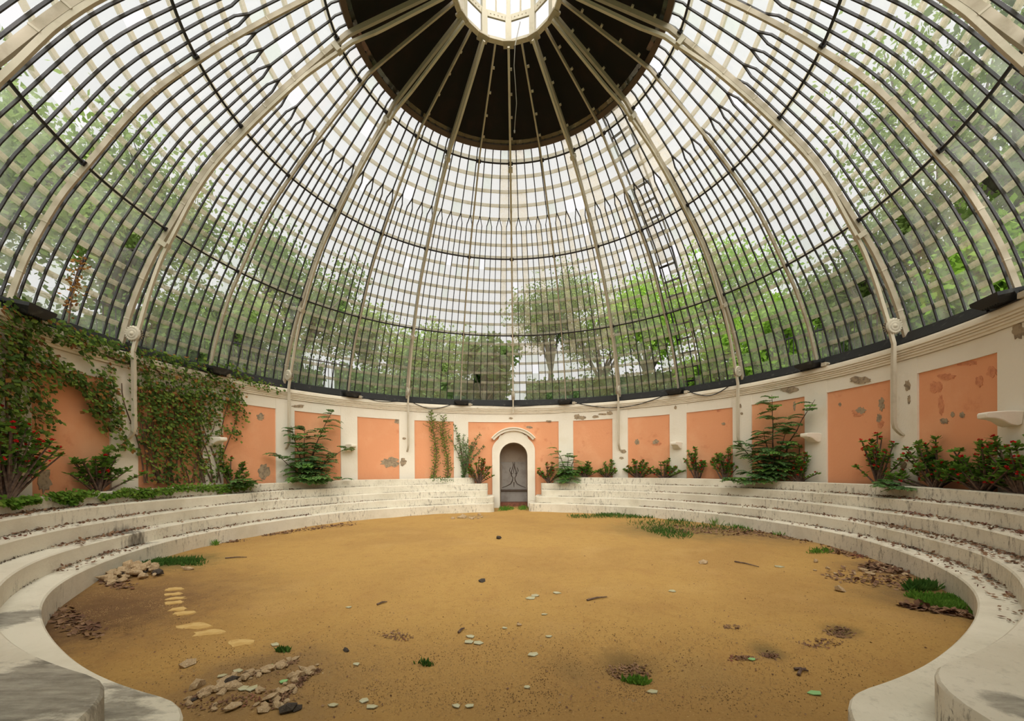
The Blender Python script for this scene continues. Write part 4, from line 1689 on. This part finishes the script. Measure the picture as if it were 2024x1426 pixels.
for i, (x, y, s) in enumerate([(1058, 1180, .09), (1049, 1186, .10), (1100, 1173, .08), (930, 1262, .07), (927, 1271, .08), (945, 1274, .06), (1055, 1302, .07),
                               (997, 1246, .05), (1085, 1265, .05), (705, 1317, .05), (719, 1391, .05), (735, 1403, .06), (657, 1405, .05), (903, 1399, .045), (927, 1399, .05),
                               (1330, 1170, .08), (1540, 1121, .12), (545, 1275, .06), (1042, 1365, .04), (1075, 1217, .05), (1290, 1365, .05), (690, 1200, .05)]):
    shard(x, y, s, m_shard, 'pale green piece of broken dome glass lying on the sand', 'glass shards on the sand', i)
for i, (x, y, s) in enumerate([(450, 1363, .05), (462, 1378, .05), (480, 1388, .06), (498, 1387, .06), (440, 1350, .05), (470, 1340, .05), (560, 1371, .05), (536, 1331, .03)]):
    shard(x, y, s, m_shard if i < 6 else m_shardg, 'pale green piece of glass among the rubble stones' if i < 6 else 'bright green scrap in the rubble strip',
          'glass shards in the rubble' if i < 6 else 'bright green scraps in the rubble', 50 + i)
for i, (x, y, s) in enumerate([(1610, 1372, .06), (1486, 1308, .05)]):
    shard(x, y, s, m_shardg, 'bright green fallen leaf on the open sand', 'green fallen leaves', 80 + i)
for i, (x0, y0, x1, y1) in enumerate([(1452, 1112, 1500, 1123), (445, 1106, 488, 1103), (1570, 1327, 1598, 1330), (1578, 1337, 1592, 1325), (1160, 1190, 1200, 1183), (745, 1197, 765, 1192), (906, 1254, 918, 1246)]):
    a, c = fl(x0, y0), fl(x1, y1)
    a[2], c[2] = floor_z(a[0], a[1]) + .012, floor_z(c[0], c[1]) + .012
    b = MB()
    b.tube([a, (a + c) / 2 + np.array([0, .01, .006]), c], [.010, .009, .005], 5)
    tag(b.build('twig', m_stem, None, False, a), 'dry twig lying on the open sand', 'twig', 'twigs on the sand')


def on_floor(caps, seed):
    g = np.random.default_rng(seed)
    out = []
    for x0, y0, x1, y1, rx, ry, n in caps:
        for _ in range(n):
            u = g.random()
            an = g.random() * 6.283
            q = math.sqrt(g.random())
            p = fl(x0 + (x1 - x0) * u + rx * q * math.cos(an), y0 + (y1 - y0) * u + ry * q * math.sin(an))
            if math.hypot(p[0], p[1]) < TR[0] * R - .02 or p[1] < -5 or (abs(p[0]) < .45 and p[1] < YF + .5):
                out.append((p[0], p[1], floor_z(p[0], p[1])))
    return np.array(out), g


def grass(name, caps, h, lab, mat, seed, w=.008):
    pts, g = on_floor(caps, seed)
    n = len(pts)
    a = g.random(n) * 6.283
    lean = g.normal(0, .45, (n, 2))
    hh = h * g.uniform(.4, 1.2, n)
    d = np.stack([lean[:, 0], lean[:, 1], np.ones(n)], 1)
    b = MB()
    b.quads(leaf_quads(pts - np.array([0, 0, .005]), d, np.stack([np.cos(a), np.sin(a), np.zeros(n)], 1), hh, np.full(n, w)))
    o = b.build(name, mat, None, False, pts.mean(0))
    tag(o, lab, 'grass', kind='stuff')


grass('grass_patch', [(240, 1132, 330, 1112, 30, 6, 1500), (330, 1115, 395, 1112, 20, 8, 700), (225, 1140, 245, 1128, 8, 4, 300)], .07,
      'green grass growing around the stone heap at the ivy-side tier', m_grassd, 1)
grass('grass_patch', [(1830, 1190, 1945, 1200, 22, 13, 4200), (1800, 1178, 1850, 1192, 12, 5, 700), (1925, 1215, 1940, 1222, 8, 6, 500)], .06,
      'bright green grass in the corner of the ladder-side tier', m_grass, 2)
grass('grass_tuft', [(1800, 1168, 1840, 1166, 16, 5, 420)], .12, 'broad-leaved dark weed beside the bright grass', m_grassd, 3, .011)
grass('grass_patch', [(985, 1008, 1008, 1007, 12, 3.5, 500), (1028, 1007, 1040, 1007, 8, 3, 260)], .10, 'grass growing on the niche threshold', m_grass, 4)
grass('grass_patch', [(1130, 1023, 1290, 1024, 12, 3, 700), (1180, 1020, 1260, 1020, 10, 2, 350), (1290, 1045, 1350, 1062, 30, 7, 500), (1320, 1030, 1360, 1035, 10, 4, 160), (1250, 1034, 1480, 1048, 30, 6, 420)], .10,
      'thin grass along the tier foot between niche and ladder side', m_grassd, 5)
grass('grass_tuft', [(1408, 1034, 1438, 1034, 10, 5, 420)], .24, 'tall grass tuft against the ladder-side tier', m_grass, 6)
grass('grass_patch', [(1450, 1043, 1490, 1046, 6, 3, 220), (1530, 1056, 1570, 1060, 8, 3, 220), (1600, 1092, 1640, 1093, 8, 3, 120)], .09, 'low green weeds at the foot of the ladder-side tier', m_grass, 7)
grass('grass_patch', [(1240, 1332, 1275, 1338, 14, 6, 240)], .05, 'mossy grass in the deepest hollow of the sand', m_grass, 8)
grass('grass_tuft', [(405, 1078, 430, 1077, 6, 2, 120)], .12, 'small green weed at the foot of the ivy-side tier', m_grass, 9)
grass('grass_tuft', [(550, 1288, 570, 1290, 8, 3, 90), (830, 1315, 850, 1318, 10, 4, 60)], .05, 'faint dry grass in the sand past the rubble', m_grassd, 10)


def litter(name, pts, g, lab, size, mat=m_litter, cat='leaf litter'):
    n = len(pts)
    d = g.normal(size=(n, 3)) * np.array([1, 1, .25])
    nv = g.normal(size=(n, 3)) * .45 + np.array([0, 0, 1])
    s = size * g.uniform(.5, 1.3, n)
    b = MB()
    b.quads(leaf_quads(pts + np.array([0, 0, .008]), d, nv, s, s * .33))
    tag(b.build(name, mat, None, False, pts.mean(0)), lab, cat, kind='stuff')


pts, g = on_floor([(1720, 1120, 1800, 1128, 22, 10, 900), (1560, 1060, 1760, 1098, 14, 4, 800), (1790, 1200, 1930, 1224, 14, 5, 420), (1640, 1085, 1720, 1100, 30, 8, 350),
                   (1600, 1060, 1700, 1085, 60, 10, 200), (1480, 1050, 1560, 1062, 30, 6, 260), (1280, 1042, 1490, 1056, 36, 8, 700), (1640, 1135, 1820, 1160, 30, 15, 260)], 11)
litter('leaf_litter', pts, g, 'dead brown leaves along the foot of the ladder-side tier', .06)
pts, g = on_floor([(520, 1058, 700, 1036, 14, 3, 420), (400, 1074, 480, 1068, 12, 3, 240), (200, 1150, 250, 1160, 20, 8, 200), (120, 1210, 180, 1260, 40, 14, 220), (270, 1120, 300, 1140, 30, 5, 120)], 12)
litter('leaf_litter', pts, g, 'dead brown leaves along the foot of the ivy-side tier', .055)
pts, g = on_floor([(380, 1400, 590, 1318, 7, 5, 500), (540, 1415, 628, 1335, 9, 6, 420), (390, 1420, 560, 1400, 60, 14, 300)], 13)
litter('leaf_litter', pts, g, 'dead leaf scraps in the rubble strip by the rounded tier end', .018)
pts, g = on_floor([(1240, 1318, 1250, 1318, 45, 14, 260), (1650, 1240, 1665, 1246, 26, 10, 220), (1450, 1300, 1490, 1305, 20, 5, 110), (1595, 1265, 1640, 1275, 30, 8, 120), (765, 1250, 800, 1262, 26, 8, 110),
                   (1440, 1240, 1450, 1242, 18, 5, 60), (1518, 1285, 1525, 1290, 16, 6, 110)], 14)
litter('leaf_litter', pts, g, 'dark leaf scraps gathered in the hollows of the sand', .022)
pts, g = on_floor([(200, 1250, 1800, 1250, 300, 180, 900)], 15)
litter('scattered_scraps', pts, g, 'tiny dark leaf scraps scattered over the whole floor', .016)
for side, lab, bands in ((-1, 'fallen leaves lying on the ivy-side tiers', [(3, 96, 128, 600), (2, 94, 135, 420), (1, 95, 112, 300), (0, 100, 118, 160), (3, 60, 95, 200), (2, 60, 95, 200), (0, 60, 95, 260), (1, 40, 90, 240)]),
                         (1, 'fallen leaves lying on the ladder-side tiers', [(3, 85, 130, 700), (2, 92, 130, 520), (1, 90, 135, 900), (0, 95, 140, 420), (3, 40, 85, 200), (2, 40, 85, 240), (1, 40, 90, 420), (0, 40, 95, 360)])):
    g = np.random.default_rng(40 + side)
    out = []
    for k, a0, a1, n in bands:
        for _ in range(n):
            r = TR[k] + (TR[k + 1] - TR[k]) * (1 - g.random() ** 2.2 * .9) - .0035
            a = side * g.uniform(a0, a1)
            out.append(W(a, r, TZ[k] + .012))
    litter('tier_litter', np.array(out), g, lab, .042)
    out = []
    for k, n in ((0, 2600), (1, 2600), (2, 2200), (3, 2200)):
        for _ in range(n):
            a = g.uniform(8, 150)
            if math.sin(a * .31 + k * 2.1) + .6 * math.sin(a * .83 + k) + g.normal(0, .5) < -.1:
                continue
            out.append(W(side * a, TR[k + 1] - .0015 - abs(g.normal(0, .0025)), TZ[k] + .004))
    litter('tier_dirt', np.array(out), g, lab.replace('fallen leaves lying', 'dark dirt and crumbs gathered'), .022, m_soil, 'dirt')

# grit on the sand
pts, g = on_floor([(1013, 1180, 1013, 1180, 900, 240, 9000), (420, 1330, 1600, 1330, 250, 90, 5000), (180, 1200, 300, 1200, 120, 60, 2500)], 16)
b = MB()
q = np.array([(1, 0, -.4), (-.5, .87, -.4), (-.5, -.87, -.4), (0, 0, .9)])
n = len(pts)
sc_ = g.uniform(.002, .0055, n)
an = g.random(n) * 6.283
ca, sa = np.cos(an), np.sin(an)
base_ = np.stack([np.stack([q[k, 0] * ca - q[k, 1] * sa, q[k, 0] * sa + q[k, 1] * ca, np.full(n, q[k, 2])], 1) for k in range(4)], 1)
vts = pts[:, None, :] + base_ * sc_[:, None, None] + np.array([0, 0, .003])
b.v = [vts.reshape(-1, 3)]
b.n = 4 * n
b.f = [[4 * i + t_[0], 4 * i + t_[1], 4 * i + t_[2]] for i in range(n) for t_ in ((0, 1, 3), (1, 2, 3), (2, 0, 3))]
b.m = [0] * (3 * n)
tag(b.build('grit', m_pebble, None, False, (0, 0, 0)), 'coarse grit strewn over the sand floor', 'grit', kind='stuff')

# ------------------------------------------------------------------ outside: terrace, ladder, railing, hedge, trees
ZG = 2.95
b = MB()
n = 96
rads = [1.06, 1.3, 1.8, 2.6, 4, 7]
b.add([W(360 * i / n, r, ZG + (.0 if r < 1.5 else .25 * math.sin(i * .5) + (.5 if r > 3 else 0))) for r in rads for i in range(n)],
      [(q * n + i, q * n + (i + 1) % n, (q + 1) * n + (i + 1) % n, (q + 1) * n + i) for q in range(len(rads) - 1) for i in range(n)])
tag(b.build('ground', m_grass_gr, None, True), 'raised grassy terrace around the outside of the dome', 'ground', kind='structure')

# ladder lying on the outside of the dome
LA = 45.6
lad = thing('ladder', dome_pt(LA + 2, .03, .035), 'dark iron ladder lying against the outside of the glass dome', 'ladder')
ss = np.linspace(.02, SCOV - .01, 40)
wid = .42


def lad_phi(s, x):
    return LA + math.degrees((x) / (pr(s)[0] * R))


for x in (0, wid):
    b = MB()
    b.sweep([dome_pt(lad_phi(s, x), s, .036) for s in ss], [tang(LA)] * 40, [dome_n(LA, s) for s in ss], .022, .05)
    b.build('ladder_rail', m_bar, lad)
for s in np.linspace(.05, SCOV - .02, 18):
    b = MB()
    a, c = dome_pt(lad_phi(s, 0), s, .038), dome_pt(lad_phi(s, wid), s, .038)
    nv = dome_n(LA + 2, s)
    t_ = nrm(c - a)
    b.sweep([a, c], [nrm(np.cross(t_, nv))] * 2, [nv] * 2, .05, .035)
    b.build('rung', m_black, lad)

# iron railing on the terrace
for (a0, a1, lab) in ((46, 80, 'black iron railing outside on the ladder side'), (-84, -40, 'black iron railing outside behind the ivy')):
    rr_ = 1.22
    t = thing('railing', W((a0 + a1) / 2, rr_, ZG), lab, 'railing')
    nn = int((a1 - a0) * 1.25)
    for zz in (.15, .95):
        b = MB()
        P_ = [W(a0 + (a1 - a0) * i / 30, rr_, ZG + .65 + zz) for i in range(31)]
        b.sweep(P_, [radv(a0 + (a1 - a0) * i / 30) for i in range(31)], [UP] * 31, .03, .035)
        b.build('rail', m_bar, t)
    b = MB()
    b.box((0, 0, 0), (.008, 0, 0), (0, .008, 0), (0, 0, .85))
    o0 = b.build('picket', m_bar, t)
    for i in range(nn):
        p = W(a0 + (a1 - a0) * (i + .5) / nn, rr_, ZG + .82) - np.array(BASE[t.name])
        if i == 0:
            o0.location = p
            for v_ in o0.data.vertices:
                v_.co += Vector(BASE[t.name])
        else:
            shared('picket', o0.data, t, p)

# hedge ring
for (a0, a1, r_, h_, lab) in ((-40, -2, 1.5, 2.0, 'clipped hedge behind the dome on the ivy side of the niche'), (3, 42, 1.5, 1.9, 'clipped hedge behind the dome on the ladder side of the niche'),
                              (-90, -42, 1.55, 1.9, 'clipped hedge outside behind the ivy wall'), (62, 108, 1.5, 2.2, 'clipped hedge outside past the railing')):
    n = int(abs(a1 - a0) * 85)
    g = np.random.default_rng(int(a0 + 200))
    ph = g.uniform(a0, a1, n)
    rr_ = r_ + g.normal(0, .02, n) - .03 * (g.random(n) < .5)
    zz = ZG + h_ * g.random(n) ** .8 + .06 * g.normal(size=n)
    pts = np.array([W(p, q, z_) for p, q, z_ in zip(ph, rr_, zz)])
    b = MB()
    d = g.normal(size=(n, 3))
    b.quads(leaf_quads(pts, d, g.normal(size=(n, 3)), g.uniform(.10, .2, n), g.uniform(.04, .07, n)))
    t = thing('hedge', W((a0 + a1) / 2, r_, ZG), lab, 'hedge')
    b.build('hedge_leaves', m_hedge, t)
    b = MB()
    arcslab(b, a0, a1, r_ - .012, r_ + .012, ZG - .05, ZG + h_ * .93, 0, 2)
    b.build('hedge_core', m_hedge, t)


def tree(phi, rho, top, cr, nleaf, mat, lab, seed, trunk=.14, ls=.16, gaps=1., base_h=.32, squash=.75):
    g = np.random.default_rng(seed)
    base = W(phi, rho, ZG)
    H = top - ZG
    t = thing('tree', base, lab, 'tree', 'trees around the dome')
    bt, bl = MB(), MB()
    fork = base + UP * H * base_h + np.array([g.normal(0, .15), g.normal(0, .15), 0])
    bt.tube([base - UP * .2, base + UP * H * base_h * .5 + np.array([g.normal(0, .08), g.normal(0, .08), 0]), fork], [trunk, trunk * .85, trunk * .7], 7)
    cc = base + UP * (H - cr * squash)
    ends = []
    nb = 8
    for k in range(nb):
        az = 2 * math.pi * (k + g.random() * .7) / nb
        el = g.uniform(-.25, 1.3)
        e_ = cc + cr * .72 * np.array([math.cos(az) * math.cos(el), math.sin(az) * math.cos(el), squash * math.sin(el)])
        mid = (fork + e_) / 2 + g.normal(0, .12 * cr, 3) + UP * .1 * cr
        bp = [fork, fork * .55 + mid * .45 + g.normal(0, .04, 3), mid, mid * .5 + e_ * .5 + g.normal(0, .08, 3), e_]
        bt.tube(bp, [trunk * .5, trunk * .4, trunk * .3, trunk * .2, trunk * .1], 5)
        ends.append(e_)
        for j in range(5):
            u = g.uniform(.35, 1.)
            i0 = min(3, int(u * 4))
            p = bp[i0] + (bp[i0 + 1] - bp[i0]) * (u * 4 - i0)
            d = nrm(nrm(e_ - fork) * .5 + g.normal(0, .7, 3))
            q = p + d * cr * g.uniform(.25, .5)
            bt.tube([p, (p + q) / 2 + g.normal(0, .05, 3), q], [trunk * .17, trunk * .11, trunk * .05], 4)
            ends.append(q)
            ends.append((p + q) / 2)
    ends = np.array(ends)
    nleaf = int(nleaf * 1.9)
    cl = ends[g.integers(0, len(ends), nleaf)]
    pts = cl + g.normal(0, 1, (nleaf, 3)) * cr * .13 * gaps
    d = g.normal(size=(nleaf, 3)) - np.array([0, 0, .3])
    bl.quads(leaf_quads(pts, d, g.normal(size=(nleaf, 3)), ls * g.uniform(.6, 1.3, nleaf), ls * .32 * g.uniform(.7, 1.2, nleaf)))
    bt.build('trunk', m_bark, t)
    bl.build('crown', mat, t)


tree(-84, 1.75, 9.6, 3.4, 6500, m_tree1, 'large oak behind the thickest ivy', 1, .26)
tree(-101, 1.6, 8.2, 2.8, 4000, m_tree2, 'dark oak outside at the entrance end of the ivy', 2, .22)
tree(-68, 1.85, 10.2, 3.0, 5500, m_tree1, 'broad oak outside between two downpipes above the ivy', 3, .24)
tree(-43, 1.85, 10.3, 2.7, 3600, m_tree2, 'open-branched oak with dark forked limbs behind the big feathery shrub', 4, .22, .17, .9, .36, .9)
tree(-56, 1.6, 6.8, 2.0, 3600, m_tree1, 'low olive-green tree behind the ivy-side railing', 5, .12)
tree(-29, 1.9, 8.0, 2.2, 3200, m_tree1, 'round pale tree beyond the hedge on the ivy side', 6, .14)
tree(-16, 2.0, 7.9, 2.1, 2800, m_tree1, 'small pale tree beyond the hedge nearest the niche axis, ivy side', 7, .12)
tree(-5.5, 1.35, 6.6, 1.2, 1500, m_tree2, 'dark broad-leaved young tree right behind the niche', 8, .08, .24, 1.2, .2, 1.2)
tree(9, 1.7, 10.0, 2.1, 4200, m_tree2, 'tall fine-leaved tree rising behind the ladder side of the niche', 9, .16, .13, 1., .35, 1.2)
tree(20, 1.75, 9.0, 2.1, 3600, m_tree1, 'pale tree leaning beside the tall fine-leaved tree', 10, .16, .14)
tree(31, 1.5, 8.2, 1.9, 3000, m_tree3, 'bright green tree behind the glass beside the ladder foot', 11, .12, .17, 1.1)
tree(41, 1.8, 9.6, 2.2, 3200, m_tree3, 'bright green tree standing behind the ladder', 12, .14, .16, 1.1)
tree(53, 1.55, 6.6, 1.7, 3600, m_tree3, 'vivid green bushy tree behind the ladder-side railing', 13, .1, .16, 1.1, .15, 1.)
tree(62, 1.7, 7.0, 1.9, 3400, m_tree1, 'olive bushy tree past the railing', 14, .12, .15)
tree(71, 1.6, 7.6, 2.0, 3400, m_tree1, 'bushy green tree behind the third downpipe', 15, .12, .15)
tree(79, 1.75, 13.4, 3.6, 4200, m_tree1, 'very tall overhanging tree above the ladder-side wall', 16, .26, .15, 1.1, .4, .9)
tree(97, 1.55, 11.0, 3.0, 4600, m_tree2, 'tall dark tree outside past the longest corbel', 17, .24, .18)
tree(66, 2.4, 14.0, 3.2, 1500, m_tree1, 'distant tall tree above the railing side', 18, .24, .2, 1.1)
tree(-73, 1.3, 5.2, 1.2, 1800, m_tree2, 'shrubby dark tree close behind the ivy glass', 19, .08, .15, 1.1, .1, .9)
tree(87, 1.35, 5.8, 1.5, 2600, m_tree3, 'green shrubby tree pressing on the glass by the third downpipe', 20, .08, .15, 1.1, .1, 1.)
tree(47, 1.3, 5.5, 1.1, 1600, m_tree3, 'vivid green shrub pressing on the glass at the ladder foot', 21, .07, .16, 1.1, .1, 1.1)
tree(58, 1.32, 5.6, 1.2, 1800, m_tree3, 'vivid green shrub in the gap of broken panes', 22, .07, .16, 1.1, .1, 1.)
